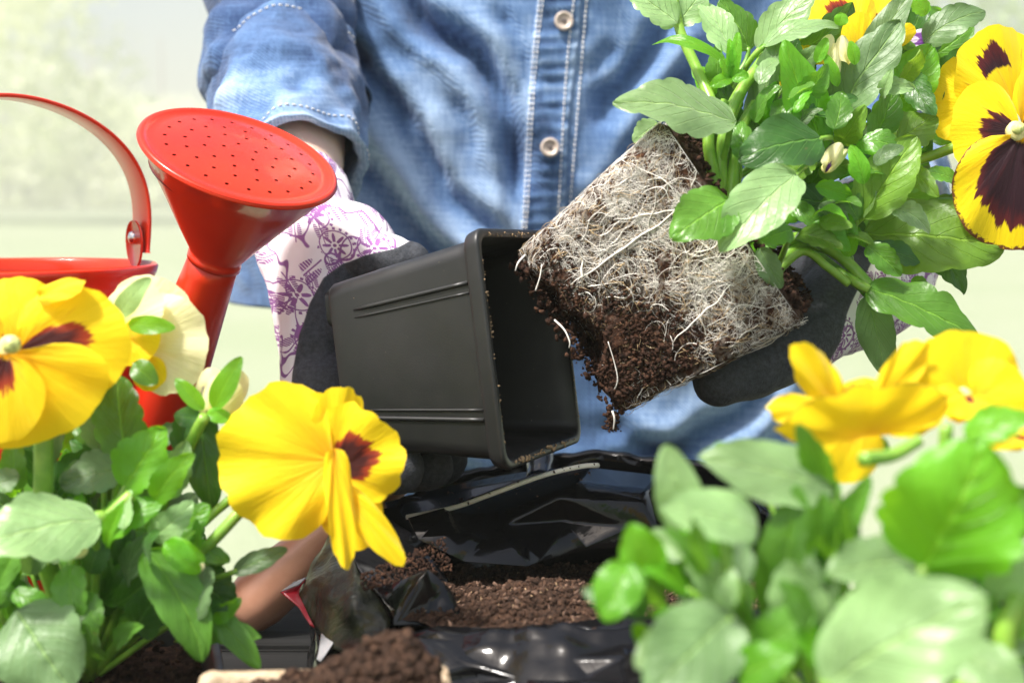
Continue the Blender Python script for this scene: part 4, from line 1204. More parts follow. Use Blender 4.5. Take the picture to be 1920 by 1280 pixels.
# ---- peat pot heaped with soil in front
def build_peat():
    C = P(605, 1335, .400); C = Vector((C.x, C.y, 0)); top = P(605, 1335, .400).z
    e = empty('peat_pot', C, 'tan peat fibre pot in the foreground heaped with dark soil', 'plant pot')
    h0, h1 = .026, .037; NS = 30; rows = 26; v = []; f = []
    seg = 10; n = 4 * (seg + 1)
    ax, ay = Vector((math.cos(.12), math.sin(.12), 0)), Vector((-math.sin(.12), math.cos(.12), 0))
    sides = []
    prof = [(i / rows, 0) for i in range(rows + 1)] + [(1.0, -.0018)] + [(1 - i / rows, -.0036) for i in range(rows + 1)]
    for (u, o) in prof:
        half = h0 + (h1 - h0) * u + o
        for q in square_ring(C + Vector((0, 0, .0012 + (top - .0012) * u)), Vector((0, 0, 1)), ax, ay, half, .006, seg):
            k = Vector((q.x - C.x, q.y - C.y, 0)).normalized()
            rough = .0011 * nz(q.x * 130, q.y * 130, q.z * 130) + .0016 * nz(q.x * 40, q.y * 40, q.z * 40)
            rag = Vector((0, 0, u ** 6 * (.0035 * nz(q.x * 60, q.y * 60, 2) + .0015 * nz(q.x * 200, q.y * 200, 2))))
            v.append(q + k * rough + rag)
    for i in range(len(prof) - 1):
        for k in range(n): f.append((i * n + k, i * n + (k + 1) % n, (i + 1) * n + (k + 1) % n, (i + 1) * n + k))
    link('fibre_wall', mesh('fibre_wall', v, f), PEAT, e)
    m = 120; v = []; f = []
    pk = P(740, 1186, .412)
    def sz_(x, y):
        d1 = math.hypot(x - pk.x, y - pk.y) / .017; d2 = math.hypot(x - C.x, (y - C.y)) / .030
        z = top - .005 + .008 * math.exp(-d2 * d2) + .017 * math.exp(-d1 ** 2.0)
        return z + .005 * nz(x * 55, y * 55, 4) + .0034 * nz(x * 150, y * 170, 5) + .0014 * nz(x * 400, y * 400, 6)
    for j in range(m + 1):
        for i in range(m + 1):
            a = (i / m - .5) * 2 * (h1 - .003); b = (j / m - .5) * 2 * (h1 - .003); p = C + ax * a + ay * b
            v.append(Vector((p.x, p.y, sz_(p.x, p.y))))
    for j in range(m):
        for i in range(m): f.append((j * (m + 1) + i, j * (m + 1) + i + 1, (j + 1) * (m + 1) + i + 1, (j + 1) * (m + 1) + i))
    so = link('soil', mesh('soil', v, f), SOIL, e)
    pts = []; szs = []
    for _ in range(9000):
        a, b = rnd.uniform(-1, 1) * (h1 - .004), rnd.uniform(-1, 1) * (h1 - .004); p = C + ax * a + ay * b
        s = rnd.choice((.0003, .0005, .0008, .0016)) * rnd.uniform(.7, 1.2); pts.append((p.x, p.y, sz_(p.x, p.y) + s * .5)); szs.append(s)
    tag(link('soil_crumbs', crumbs(pts, szs, 31, 1.5), SOIL, so, smooth=False), kind='stuff')
build_peat()

# ================================================================== PANSIES
def leaf_blade(base, tip, width, nrm, bend=.1, fold=.12, droop=0.0, side=0.0, twist=0.0, seed=0, ns=30, nt=13, cren=5, point=.75, lobes=.13):
    L = (tip - base).length; a = (tip - base).normalized()
    n0 = (nrm - a * nrm.dot(a)).normalized(); b0 = a.cross(n0)
    v = []; f = []; uv = []
    for i in range(ns + 1):
        s = i / ns
        pr = (math.sin(math.pi * min(1, s ** point)) ** .62) if 0 < s < 1 else 0.0
        pr *= (1 - .18 * max(0, s - .55))
        saw = abs(math.sin(math.pi * cren * s)) ** .6
        tw = twist * (s - .5); n = n0 * math.cos(tw) + b0 * math.sin(tw); b = b0 * math.cos(tw) - n0 * math.sin(tw)
        for k in range(nt + 1):
            t = 2 * k / nt - 1
            hw = width / 2 * pr * (1 - lobes * (1 - saw) * abs(t) ** 3) + .0004
            x = t * hw
            sa = s + .03 * abs(t) * math.sin(s * 3.1)
            h = bend * L * 4 * s * (1 - s) - droop * L * s * s + fold * abs(x) * (1.2 - .5 * s)
            h += .10 * width * abs(t) ** 2.5 * math.sin(s * 9 + seed * 1.7 + (1.5 if t > 0 else 0)) * .8
            h += .045 * width * nz(s * 3.2 + seed, t * 1.6, seed * .37) + .014 * width * math.cos((s * 2 - abs(t) * .8) * 17) * (1 - abs(t) * .3)
            p = base + a * (L * sa) + b * (x + side * L * 4 * s * (1 - s)) + n * h
            v.append(p); uv.append((s, k / nt))
    for i in range(ns):
        for k in range(nt): f.append((i * (nt + 1) + k, i * (nt + 1) + k + 1, (i + 1) * (nt + 1) + k + 1, (i + 1) * (nt + 1) + k))
    return v, f, uv

def petal_sheet(base, tip, width, nrm, bend=.05, cup=.0, ruffle=.06, q=.6, seed=0, ns=26, nt=40, notch=.0, freq=4.0, curl=0.0, fill=85):
    L = (tip - base).length; a = (tip - base).normalized()
    n = (nrm - a * nrm.dot(a)).normalized(); b = a.cross(n)
    kk = width / (1.18 * L); v = []; f = []; uv = []
    for i in range(ns + 1):
        s = i / ns
        for k in range(nt + 1):
            t = 2 * k / nt - 1; psi = R_(fill) * t
            rho = L * max(math.cos(psi), .03) ** q
            edge = 1 + ruffle * .5 * nz(t * 3.2 + seed, seed * .7, .3) + ruffle * .55 * nz(t * 11 + seed, 1.7, seed) - notch * math.exp(-(t / .12) ** 2)
            r = s * rho * (1 + (1.35 * (edge - 1) - ruffle * .30 * abs(math.sin(t * 13 + seed)) ** 6) * s * s)
            x = math.sin(psi) * r * kk; y = math.cos(psi) * r
            h = bend * L * math.sin(s * math.pi * .9) - curl * L * s ** 3 + cup * abs(x) * s
            h += ruffle * L * s ** 2.5 * (math.sin(t * freq * 3 + seed * 2.1) * .7 + .6 * nz(t * 5 + seed, s * 2, 9.1)) + .012 * L * nz(t * 8, s * 1.2, seed + 3)
            v.append(base + a * y + b * x + n * h); uv.append((s, k / nt))
    for i in range(ns):
        for k in range(nt): f.append((i * (nt + 1) + k, i * (nt + 1) + k + 1, (i + 1) * (nt + 1) + k + 1, (i + 1) * (nt + 1) + k))
    return v, f, uv

class Plant:
    def __init__(s, name_label, base, x0, y0, sc, depth):
        s.root = empty('pansy_plant', base, name_label, 'plant', 'pansy plants being potted'); s.x0, s.y0, s.sc, s.d = x0, y0, sc, depth; s.seed = 0
    def pt(s, x, y, dd=0.0): return P(s.x0 + x / s.sc, s.y0 + y / s.sc, s.d + dd)
    def w(s, wd, dd=0.0): return wd / s.sc * (s.d + dd) / FPX
    def leaf(s, bx, by, tx, ty, wd, m='mid', dd=0.0, dt=None, n=(0, .25), bend=.10, fold=.14, droop=0.0, side=0.0, twist=0.0, stalk=None, sd=.01, sr=.0011, lobes=.14, cren=5, point=.75):
        s.seed += 1
        dt = dd if dt is None else dt
        base, tip = s.pt(bx, by, dd), s.pt(tx, ty, dt)
        v, f, uv = leaf_blade(base, tip, s.w(wd, dd), V(n[0], n[1], 1 if len(n) < 3 else n[2]), bend, fold, droop, side, twist, s.seed * .77, lobes=lobes, cren=cren, point=point)
        mb = MB(); mb.add(v, f, uv, 0)
        if stalk is not None:
            h = stalk if isinstance(stalk, Vector) else s.pt(stalk[0], stalk[1], sd)
            a = (tip - base).normalized(); Ls = (base - h).length
            dr = (base - h).normalized(); k = max(0, a.dot(dr))
            c1 = h + (base - h) * .35; c2 = base - (a * k + dr * (1 - k)) * (Ls * .32)
            pts = [h * (1 - t) ** 3 + c1 * (3 * t * (1 - t) ** 2) + c2 * (3 * t * t * (1 - t)) + (base + a * .0015) * t ** 3 for t in [i / 13 for i in range(14)]]
            vv, ff, uu = tube(pts, [sr * 1.25 - sr * .35 * i / 13 for i in range(14)], 7); mb.add(vv, ff, uu, 1)
        return mb.link('leaf', [LEAF[m], STEM], s.root)
    def stem(s, pts, r=.0018, r2=None, parent=None):
        p = vspline([q if isinstance(q, Vector) else s.pt(*q) for q in pts], 26); r2 = r if r2 is None else r2
        v, f, uv = tube(p, [r + (r2 - r) * i / 25 for i in range(26)], 10)
        return link('stem', mesh('stem', v, f, uv), STEM, parent or s.root)
    def flower(s, c, r=.0022, dd=0.0, nrm=(0, 0), name='flower'):
        """throat of the flower; petals hang on it"""
        ctr = s.pt(c[0], c[1], dd); n = V(nrm[0], nrm[1], 1)
        v, f, uv = lathe(ctr - n * r * .6, n, [(1e-5, -r), (r * .8, -r * .6), (r, 0), (r * .85, r * .45), (r * .35, r * .25), (1e-5, r * .9)], 20)
        return link(name, mesh(name, v, f, uv), THROAT, s.root)
    def petal(s, fl, bx, by, tx, ty, wd, mat=None, dd=0.0, dt=None, n=(0, .1), bend=.05, cup=0.0, ruffle=.05, q=.6, blotch=0.0, rim=0.0, start=.03, spread=.6, notch=0.0, curl=0.0, freq=4.0, fill=85):
        s.seed += 1
        dt = dd if dt is None else dt
        v, f, uv = petal_sheet(s.pt(bx, by, dd), s.pt(tx, ty, dt), s.w(wd, dd), V(n[0], n[1], 1 if len(n) < 3 else n[2]), bend, cup, ruffle, q, s.seed * 1.37, notch=notch, freq=freq, curl=curl, fill=fill)
        o = link('petal', mesh('petal', v, f, uv), mat or YEL, fl)
        o['blotch'] = float(blotch); o['rim'] = float(rim); o['start'] = float(start); o['spread'] = float(spread)
        return o
    def sepal(s, fl, bx, by, tx, ty, wd, m='lime', dd=0.0, dt=None, n=(0, .2), bend=.08):
        s.seed += 1; dt = dd if dt is None else dt
        v, f, uv = leaf_blade(s.pt(bx, by, dd), s.pt(tx, ty, dt), s.w(wd, dd), V(n[0], n[1], 1), bend, .15, seed=s.seed, ns=14, nt=6, cren=1, lobes=0, point=.8)
        return link('sepal', mesh('sepal', v, f, uv), LEAF[m], fl)
    def fill(s, n, box_, d0, d1, mats, size, hub, seed, stalks=.35):
        """smaller leaves deeper in the plant, growing away from its base"""
        r = random.Random(seed); x0, y0, x1, y1 = box_
        hx, hy, _ = PX(hub); hx, hy = (hx - s.x0) * s.sc, (hy - s.y0) * s.sc
        for _ in range(n):
            x, y = r.uniform(x0, x1), r.uniform(y0, y1); a = math.atan2(y - hy, x - hx) + r.gauss(0, .55); l = size * r.uniform(.75, 1.35)
            dd = r.uniform(d0, d1)
            s.leaf(x, y, x + math.cos(a) * l, y + math.sin(a) * l, l * r.uniform(.42, .66), r.choice(mats), dd, dd + r.uniform(-.014, .010), (r.uniform(-.8, .8), r.uniform(-.1, .9)), r.uniform(.02, .16), r.uniform(.05, .40), twist=r.uniform(-.6, .6), side=r.uniform(-.06, .06), stalk=hub if r.random() < stalks else None, sr=.0008, droop=r.uniform(0, .25))
THROAT = simple('flower_throat', (0.80, 0.72, 0.30), 0.5, var=.3, scale=300)
EYE = simple('flower_eye', (0.62, 0.66, 0.22), 0.5, var=.4, scale=500)

# ------------------------------------------------ A: the plant with its root ball, held up
A = Plant('held pansy plant lifted out of its pot with bare white roots', P(1095, 612, .597), 1140, 0, 2.4615, .580)
RB_AX = (P(1382, 415, .577) - P(1095, 612, .597)).normalized()
RB_BASE, RB_H = P(1095, 612, .597), (P(1382, 415, .577) - P(1095, 612, .597)).length
RB_E1 = V(-.58, .80, .10)                                       # towards the upper edge of the lump
RB_E1 = (RB_E1 - RB_AX * RB_E1.dot(RB_AX)).normalized(); RB_E2 = RB_AX.cross(RB_E1)
if RB_E2.dot(-FWD) < 0: RB_E2 = -RB_E2
# turn it a little about its axis so that the lower side shows
_c, _s = math.cos(-.15), math.sin(-.15); RB_E1, RB_E2 = RB_E1 * _c + RB_E2 * _s, RB_E2 * _c - RB_E1 * _s
H0, H1 = .0381, .0466
def rb_point(q, h, off=0.0):
    """q runs round the square (0 front middle, +1 upper side, -1 lower side, 2 back), h from base to top"""
    half = H0 + (H1 - H0) * h; rr = .009
    a = (q + 4) % 4; k = int(a + .5) % 4; t = (a + .5) % 1 * 2 - 1
    d1, d2 = [(RB_E2, RB_E1), (RB_E1, -RB_E2), (-RB_E2, -RB_E1), (-RB_E1, RB_E2)][k]
    x, y = half, t * half
    m = half - rr
    if abs(y) > m:                                             # round the edges
        g = (abs(y) - m) / rr * (math.pi / 4); y = math.copysign(m + rr * math.sin(g), y); x = m + rr * math.cos(g)
        dn = (d1 * math.cos(g) + d2 * math.copysign(math.sin(g), y))
    else: dn = d1
    return RB_BASE + RB_AX * (RB_H * h) + d1 * x + d2 * y + dn * off, dn
def rb_broken(q, h):
    """how much of the lump has crumbled away, metres (lower corner of the base)"""
    b = 0
    edge = .03 + .05 * nz(q * 3.1, 2.2, 0) + .04 * nz(q * 9, 5, 0) +   .15 * math.exp(-((q + .06) / .15) ** 2) + .07 * math.exp(-((q - .22) / .10) ** 2)
    if h < edge and abs(q) < .6: b += (edge - h) * .20
    return b
def felt_amount(q, h):
    """where the roots are dense"""
    s = q
    k = smoothstep(-.05, .80, h * 1.0 + s * .70 - .07 + .22 * nz(q * 3, h * 3, 4) + .14 * nz(q * 8, h * 7, 2))
    if q > .5: k = max(k, .8)
    if q < -.5: k = max(k, .30 + .4 * h)
    return min(1, k * (1 - .35 * smoothstep(.9, 1.0, h)))
NQ, NH = 260, 110; v = []; f = []; felt = []
for j in range(NH + 1):
    h = j / NH
    for i in range(NQ):
        q = -2 + 4 * i / NQ
        p, dn = rb_point(q, h)
        fl = felt_amount(q, h)
        lump = .0014 * nz(p.x * 130, p.y * 130, p.z * 130) + .0009 * nz(p.x * 300, p.y * 300, p.z * 300) + .0018 * nz(p.x * 45, p.y * 45, p.z * 45)
        lump *= (1.25 - .8 * fl)
        v.append(p + dn * (lump - rb_broken(q, h) - (.0022 * (1 - fl) if abs(q) < .5 else 0)) + RB_AX * (.004 * nz(q * 6, 3, 1) * (1 - h) ** 6)); felt.append(fl)
for j in range(NH):
    for i in range(NQ): f.append((j * NQ + i, j * NQ + (i + 1) % NQ, (j + 1) * NQ + (i + 1) % NQ, (j + 1) * NQ + i))
for (row, sgn, h) in ((0, -1, 0), (NH, 1, 1)):                 # base and top, rough
    prev = [row * NQ + i for i in range(NQ)]
    c = RB_BASE + RB_AX * (RB_H * h)
    for r in (.93, .82, .65, .45, .22):
        o = len(v)
        for i in range(NQ):
            p = c * (1 - r) + Vector(v[row * NQ + i]) * r
            v.append(p + RB_AX * (sgn * (.003 * (1 - r) ** .3 + .003 * nz(p.x * 70, p.y * 70, p.z * 70) + .0016 * nz(p.x * 190, p.y * 190, p.z * 190)))); felt.append(.05)
        for i in range(NQ):
            q_ = (prev[i], prev[(i + 1) % NQ], o + (i + 1) % NQ, o + i); f.append(q_ if sgn > 0 else q_[::-1])
        prev = [o + i for i in range(NQ)]
    o = len(v); v.append(c + RB_AX * sgn * .003); felt.append(.05)
    for i in range(NQ): f.append((prev[i], prev[(i + 1) % NQ], o) if sgn > 0 else (o, prev[(i + 1) % NQ], prev[i]))
me = mesh('root_ball', v, f); set_attr(me, 'felt', felt)
m = M('root_ball')
fe = m.attr('felt')
vo = m.n('ShaderNodeTexVoronoi', feature='DISTANCE_TO_EDGE'); vo.inputs['Scale'].default_value = 230
dv = m.n('ShaderNodeVectorMath', operation='ADD'); nc_ = m.n('ShaderNodeTexNoise'); nc_.inputs['Scale'].default_value = 260; nc_.inputs['Detail'].default_value = 3; m.l(m.obj(), nc_.inputs[0])
scv = m.n('ShaderNodeVectorMath', operation='SCALE'); m.l(nc_.outputs['Color'], scv.inputs[0]); scv.inputs['Scale'].default_value = .006
m.l(m.obj(), dv.inputs[0]); m.l(scv.outputs[0], dv.inputs[1]); m.l(dv.outputs[0], vo.inputs['Vector'])
web = m.step(m.math('ADD', vo.outputs['Distance'], m.math('MULTIPLY', m.math('SUBTRACT', m.noise(700, 4), .5), .14)),   .20, .03)
web = m.math('MULTIPLY', web, m.math('MULTIPLY', fe, m.step(m.noise(85, 3), .30, .62)))
soilc = m.ramp(m.noise(420, 6, .75), [(.30, (.012, .005, .003)), (.52, (.048, .021, .012)), (.74, (.16, .072, .038))])
m.set(Base_Color=m.mix(m.math('MULTIPLY', web, .65), soilc, (.60, .54, .46, 1)), Roughness=.9, Specular_IOR_Level=.15)
m.bump(m.math('ADD', m.noise(1100, 5, .7), m.math('MULTIPLY', web, .6)), .8, .0018)
rb = link('root_ball', me, m.m, A.root)

ROOTM = simple('root_white', (.84, .80, .73), .7, .3, var=.12, scale=200)
ROOTM2 = simple('root_tan', (.50, .36, .20), .8, .2, var=.3, scale=200)
_rh = random.Random(77)
HOLES = [(_rh.uniform(-.48, .48), _rh.uniform(.05, 1), _rh.uniform(.018, .042)) for _ in range(95)]
def in_hole(q, h):
    for (a, b, r) in HOLES:
        if abs(q - a) < r and (q - a) ** 2 + ((h - b) * .9) ** 2 < r * r: return True
    return False
def roots(count, seed, rad, length, thresh, mat, wiggle=.55, liftm=.0005, dirbias=None, tuft=True, holes=True):
    r = random.Random(seed); mb_v = []; mb_f = []; made = 0; tries = 0; tq = th_ = ta = 0; left = 0
    while made < count and tries < count * 12:
        tries += 1
        if tuft:
            if left <= 0:
                tq, th_ = r.choice((r.uniform(-.95, 1.0), r.uniform(-.5, .5), r.uniform(-.5, .5))), r.uniform(.0, 1.02); ta = r.uniform(0, 2 * math.pi); left = r.randint(6, 26)
            left -= 1
            q, h = tq + r.gauss(0, .016), th_ + r.gauss(0, .016); ang = r.gauss(ta, .45 if r.random() < .7 else 2)
        else:
            q, h = r.choice((r.uniform(-.95, 1.0), r.uniform(-.5, .5))), r.uniform(.02, 1.0)
            ang = r.uniform(0, 2 * math.pi) if dirbias is None or r.random() < .4 else r.gauss(dirbias, .5)
        if not 0 <= h <= 1.02: continue
        if r.random() > felt_amount(q, h) ** 1.3 * 1.05 + thresh: continue
        if holes and in_hole(q, h) and r.random() < .85: continue
        made += 1
        L = length * r.uniform(.4, 1.6); n = max(5, int(L / .0014)); stp = L / n
        rd = rad * r.choice((.5, .65, .8, 1.0, 1.3)); lift = r.uniform(.05, 1) * liftm; pts = []
        cv = r.gauss(0, .12)
        for i in range(n + 1):
            fl = felt_amount(q, h)
            p, dn = rb_point(q, h, 0); u = i / n
            pts.append(p + dn * (lift * (.3 + math.sin(u * math.pi)) + .0002 - rb_broken(q, h) * .9 + .0004 * nz(p.x * 200, p.y * 200, p.z * 200 + seed) - (.0022 * (1 - fl) if abs(q) < .5 else 0)))
            half2 = 2 * (H0 + (H1 - H0) * h)
            q += math.cos(ang) * stp / half2; h = min(max(h + math.sin(ang) * stp / RB_H, -.03), 1.03)
            cv = cv * .8 + r.gauss(0, wiggle * .5); ang += cv
            if holes and in_hole(q, h): ang += .5
        vv, ff, uu = tube(pts, [rd * (1 - .7 * i / n) for i in range(n + 1)], 3, False); o = len(mb_v)
        mb_v += vv; mb_f += [tuple(k + o for k in q4) for q4 in ff]
    return mesh('roots', mb_v, mb_f)
tag(link('fine_roots', roots(5600, 41, .00009, .0060, .03, ROOTM, .40, .0005), ROOTM, rb), kind='stuff')
tag(link('long_roots', roots(200, 42, .00020, .020, .12, ROOTM, .30, .0010, dirbias=1.2, tuft=False, holes=False), ROOTM, rb), kind='stuff')
tag(link('tan_fibres', roots(900, 43, .00012, .0055, .6, ROOTM2, .25, .0012, tuft=False, holes=False), ROOTM2, rb), kind='stuff')
# the two thick seams of roots along the lump and the loose ones at its broken end
for (q0, h0, q1, h1, rd) in ((.19, .18, .16, .90, .00036), (-.30, .45, -.22, .85, .00030), (.30, .55, .12, .95, .00026)):
    pts = []
    for i in range(22):
        u = i / 21; q = q0 + (q1 - q0) * u + .015 * nz(u * 6, q0, 3); h = h0 + (h1 - h0) * u; p, dn = rb_point(q, h, .0007 + .0004 * nz(u * 9, 3, q0)); pts.append(p)
    vv, ff, uu = tube(pts, [rd * (.5 + .6 * math.sin(math.pi * i / 21)) for i in range(22)], 7); link('root', mesh('root', vv, ff), ROOTM, rb)
for (pp, rd) in (([(1040, 600, .556), (1058, 618, .552), (1068, 640, .551), (1067, 652, .552)], .0004), ([(985, 478, .566), (972, 492, .562), (966, 508, .562)], .0005), ([(1004, 545, .556), (1012, 520, .555), (1016, 495, .556)], .0003), ([(1092, 520, .552), (1090, 505, .552), (1093, 488, .553)], .0005),
                 ([(1150, 735, .560), (1158, 712, .556), (1152, 680, .555), (1140, 640, .554)], .0003), ([(1200, 700, .556), (1205, 725, .556), (1195, 745, .557)], .0004), ([(1148, 770, .560), (1152, 785, .560), (1150, 805, .562)], .0005)):
    vv, ff, uu = tube(vspline([P(*p) for p in pp], 16), [rd * (1 - .5 * i / 15) for i in range(16)], 7); link('root', mesh('root', vv, ff), ROOTM, rb)
pts = []; sz = []
for _ in range(5200):
    q, h = rnd.uniform(-.48, .48), rnd.random() ** 1.6
    if rnd.random() < felt_amount(q, h) * .93: continue
    p, dn = rb_point(q, h, -.0012 - rb_broken(q, h)); s = rnd.choice((.00022, .00035, .0005, .0008)); pts.append(p + dn * rnd.uniform(-.0012, .0006)); sz.append(s)
for _ in range(2200):
    q, h = rnd.uniform(-.46, .35), rnd.uniform(0, .42)
    if rnd.random() < felt_amount(q, h) * .9: continue
    p, dn = rb_point(q, h, -.0016 - rb_broken(q, h)); pts.append(p + dn * rnd.uniform(-.0012, .0012)); sz.append(rnd.choice((.0002, .0003, .0005, .0007, .0010)))
for _ in range(900):                              # top of the lump and its ragged lower tip
    a, b = rnd.uniform(-.95, .95), rnd.uniform(-.95, .95); pts.append(RB_BASE + RB_AX * (RB_H * 1.0 + .003 + rnd.uniform(0, .003)) + RB_E1 * a * H1 + RB_E2 * b * H1); sz.append(rnd.uniform(.0003, .0013))
for _ in range(1500):
    a, b = rnd.uniform(-.98, .98), rnd.uniform(-.9, 1.0); pts.append(RB_BASE + RB_AX * rnd.uniform(-.004, .003) + RB_E1 * a * H0 + RB_E2 * b * H0); sz.append(rnd.uniform(.0003, .0013))
for _ in range(120):
    t = rnd.random(); pts.append(P(1146 + rnd.gauss(0, 7), 775 + 32 * t + rnd.gauss(0, 3), .566 + rnd.gauss(0, .004))); sz.append(rnd.uniform(.0003, .0010) * (1.2 - .6 * t))
tag(link('soil_crumbs', crumbs(pts, sz, 51, 1.9), SOIL_RED, rb, smooth=False), kind='stuff')

def hubA(a, b): return RB_BASE + RB_AX * (RB_H + .002) + RB_E1 * a * H1 + RB_E2 * b * H1
hA = hubA(.35, .35); hB = hubA(-.2, .3); hC = hubA(-.55, .35)
A.fill(34, (820, 160, 1560, 1150), .010, .060, ['dark', 'mid', 'dark', 'mid', 'grey'], 250, hubA(0, .0), 5)
A.fill(10, (560, 60, 1200, 560), .020, .055, ['mid', 'lime', 'grey', 'mid'], 210, hubA(.3, .0), 6)
A.fill(26, (520, 480, 1100, 1120), -.030, .012, ['dark', 'mid', 'mid', 'grey', 'lime'], 190, hubA(.1, .3), 7)
A.fill(16, (480, 230, 900, 620), -.010, .030, ['mid', 'lime', 'dark', 'grey'], 190, hubA(.4, .3), 8)
A.fill(10, (880, 60, 1380, 420), .040, .075, ['mid', 'dark', 'olive', 'grey'], 220, hubA(.1, .0), 9)
# big leaves, one by one
A.leaf(585, 565, 25, 470, 290, 'pale', -.035, -.045, (.05, .55), .08, .06, stalk=hA, sr=.0013)
A.leaf(235, 570, 115, 655, 110, 'pale', .02, .02, (0, .3), stalk=hA)
A.leaf(320, 110, 95, -50, 180, 'pale', -.005, -.005, (-.2, .5), .05, .15)
A.leaf(320, 115, 450, -50, 160, 'pale', .000, .000, (.2, .5), .05, .1)
A.leaf(545, 300, 205, 207, 70, 'lime', -.015, -.010, (0, .8), .20, .1, side=.0, stalk=(520, 430), lobes=.02)
A.leaf(575, 255, 430, 5, 150, 'pale', -.010, .0, (.1, .3), .08, .1, stalk=(540, 400))
A.leaf(655, 235, 520, -5, 170, 'mid', .012, .012, (.2, .3), .05, .1, stalk=(560, 400))
A.leaf(690, 235, 960, -30, 190, 'pale', .006, .000, (-.1, .6), .08, .1, stalk=(560, 450))
A.leaf(715, 215, 1065, 130, 130, 'pale', -.014, -.018, (0, .9), .14, .1, stalk=(560, 480))
A.leaf(690, 660, 790, 175, 160, 'grey', -.012, -.016, (-.75, .2), .06, .25, stalk=hB, lobes=.05)
A.leaf(1003, 690, 815, 185, 215, 'lime', -.020, -.026, (.25, .05), .05, .10, side=-.05, lobes=.03)
A.leaf(985, 640, 600, 740, 280, 'dark', -.040, -.050, (-.05, .45), .10, .05, stalk=(1010, 660), lobes=.05)
A.leaf(1035, 610, 1350, 95, 260, 'grey', -.006, -.012, (-.25, .35), .12, .2, twist=.5, stalk=(1000, 690))
A.leaf(1185, 310, 1400, -40, 140, 'grey', .004, .004, (-.3, .3), .06, .2, lobes=.03)
A.leaf(1310, 520, 1500, 205, 230, 'lime', .016, .012, (.1, .35), .05, .08, stalk=(1200, 700), lobes=.06)
A.leaf(1225, 660, 1325, 380, 150, 'mid', .002, .000, (.3, .2), .06, .2, stalk=(1150, 760))
A.leaf(1285, 700, 1520, 540, 210, 'olive', .006, .004, (.1, .6), .12, .1, stalk=(1180, 800))
A.leaf(1290, 790, 1120, 640, 170, 'dark', -.006, -.008, (.1, .3), .06, .12, stalk=(1330, 850))
A.leaf(870, 805, 520, 1165, 280, 'pale', -.055, -.064, (-.25, .35), .10, .28, stalk=(900, 790), lobes=.07)
A.leaf(555, 925, 295, 1100, 275, 'mid', -.060, -.068, (-.10, .30), .05, .05, stalk=hC, lobes=.08, point=.6)
A.leaf(1155, 1015, 1045, 850, 130, 'mid', -.022, -.022, (0, .4), .06, .15, stalk=(1090, 1120))
A.leaf(1112, 1185, 1105, 985, 85, 'lime', -.024, -.024, (-.3, .2), .06, .2, lobes=.02)
A.leaf(1070, 960, 825, 910, 200, 'dark', -.012, -.014, (0, .5), .06, .10, stalk=(1080, 1020))
A.leaf(1175, 1010, 1425, 630, 250, 'olive', -.020, -.024, (-.15, .35), .10, .22, stalk=(1000, 1120), lobes=.08)
A.leaf(1180, 1080, 1830, 1150, 400, 'olive', .004, -.006, (.05, .40), .08, .10, stalk=(900, 1120), lobes=.05)
A.leaf(1210, 1140, 1440, 1210, 130, 'dark', -.010, -.010, (.1, .6), .06, .1)
A.leaf(850, 1060, 705, 1110, 125, 'mid', -.052, -.056, (-.1, .4), .05, .12, stalk=hC)
A.leaf(1600, 830, 1470, 795, 90, 'mid', -.002, -.002, (0, .6))
A.leaf(1470, 70, 1400, -10, 90, 'lime', .01, .01)
A.leaf(700, 1145, 800, 1330, 110, 'grey', -.048, -.050, (-.5, .1), .05, .2, stalk=hC)
A.leaf(1190, 1330, 1720, 1570, 260, 'mid', -.022, -.028, (.1, .55), .06, .12, lobes=.22, cren=4, stalk=(900, 1130), sr=.0022)
A.leaf(1200, 1360, 1290, 1730, 170, 'grey', -.016, -.012, (-.5, .2), .04, .2, twist=.5, stalk=(1150, 1320), lobes=.04)
A.leaf(1400, 1290, 1480, 1345, 70, 'mid', .012, .012)
A.leaf(1160, 1290, 1225, 1400, 60, 'mid', -.010, -.010, lobes=.02)
A.fill(34, (600, 300, 1420, 1150), -.036, -.004, ['mid', 'olive', 'lime', 'mid', 'grey', 'pale'], 165, hubA(0, .3), 10, 0)
# stems
A.stem([hA, (480, 700, -.018), (490, 520, -.018), (415, 330, -.008), (335, 150, -.003), (300, -20, .0)], .0026, .0020)
A.stem([hubA(.2, .4), (520, 720, -.024), (580, 480, -.020), (725, 260, -.010)], .0030, .0022)
A.stem([hubA(.25, .5), (470, 720, -.026), (470, 600, -.024), (540, 470, -.020)], .0026, .0020)
A.stem([hubA(.1, .5), (600, 640, -.02), (680, 470, -.012), (700, 380, -.008)], .0026, .0018)
A.stem([hB, (860, 1100, -.018), (1000, 1030, -.012), (1090, 980, -.008)], .0028, .0018)
A.stem([hC, (880, 1130, -.016), (1040, 1160, -.014), (1190, 1300, -.018), (1215, 1350, -.020)], .0026, .0022)
A.stem([hC, (900, 1160, -.022), (1010, 1230, -.022), (1110, 1310, -.020)], .0018, .0016)
A.stem([(1180, 800, .01), (1420, 742, .012), (1560, 695, .010), (1690, 640, .004)], .0022, .0021)
A.stem([(1000, 700, .0), (1080, 420, .01), (1130, 130, .01)], .0018, .0016)
# star of narrow young leaves at the top left
for (tx, ty, wd) in ((520, 270, 60), (600, 150, 50), (470, 400, 60), (650, 350, 60), (560, 180, 40)):
    A.leaf(570, 360, tx, ty, wd, 'lime', -.024, -.026, (0, .3), .1, .2, lobes=.02)
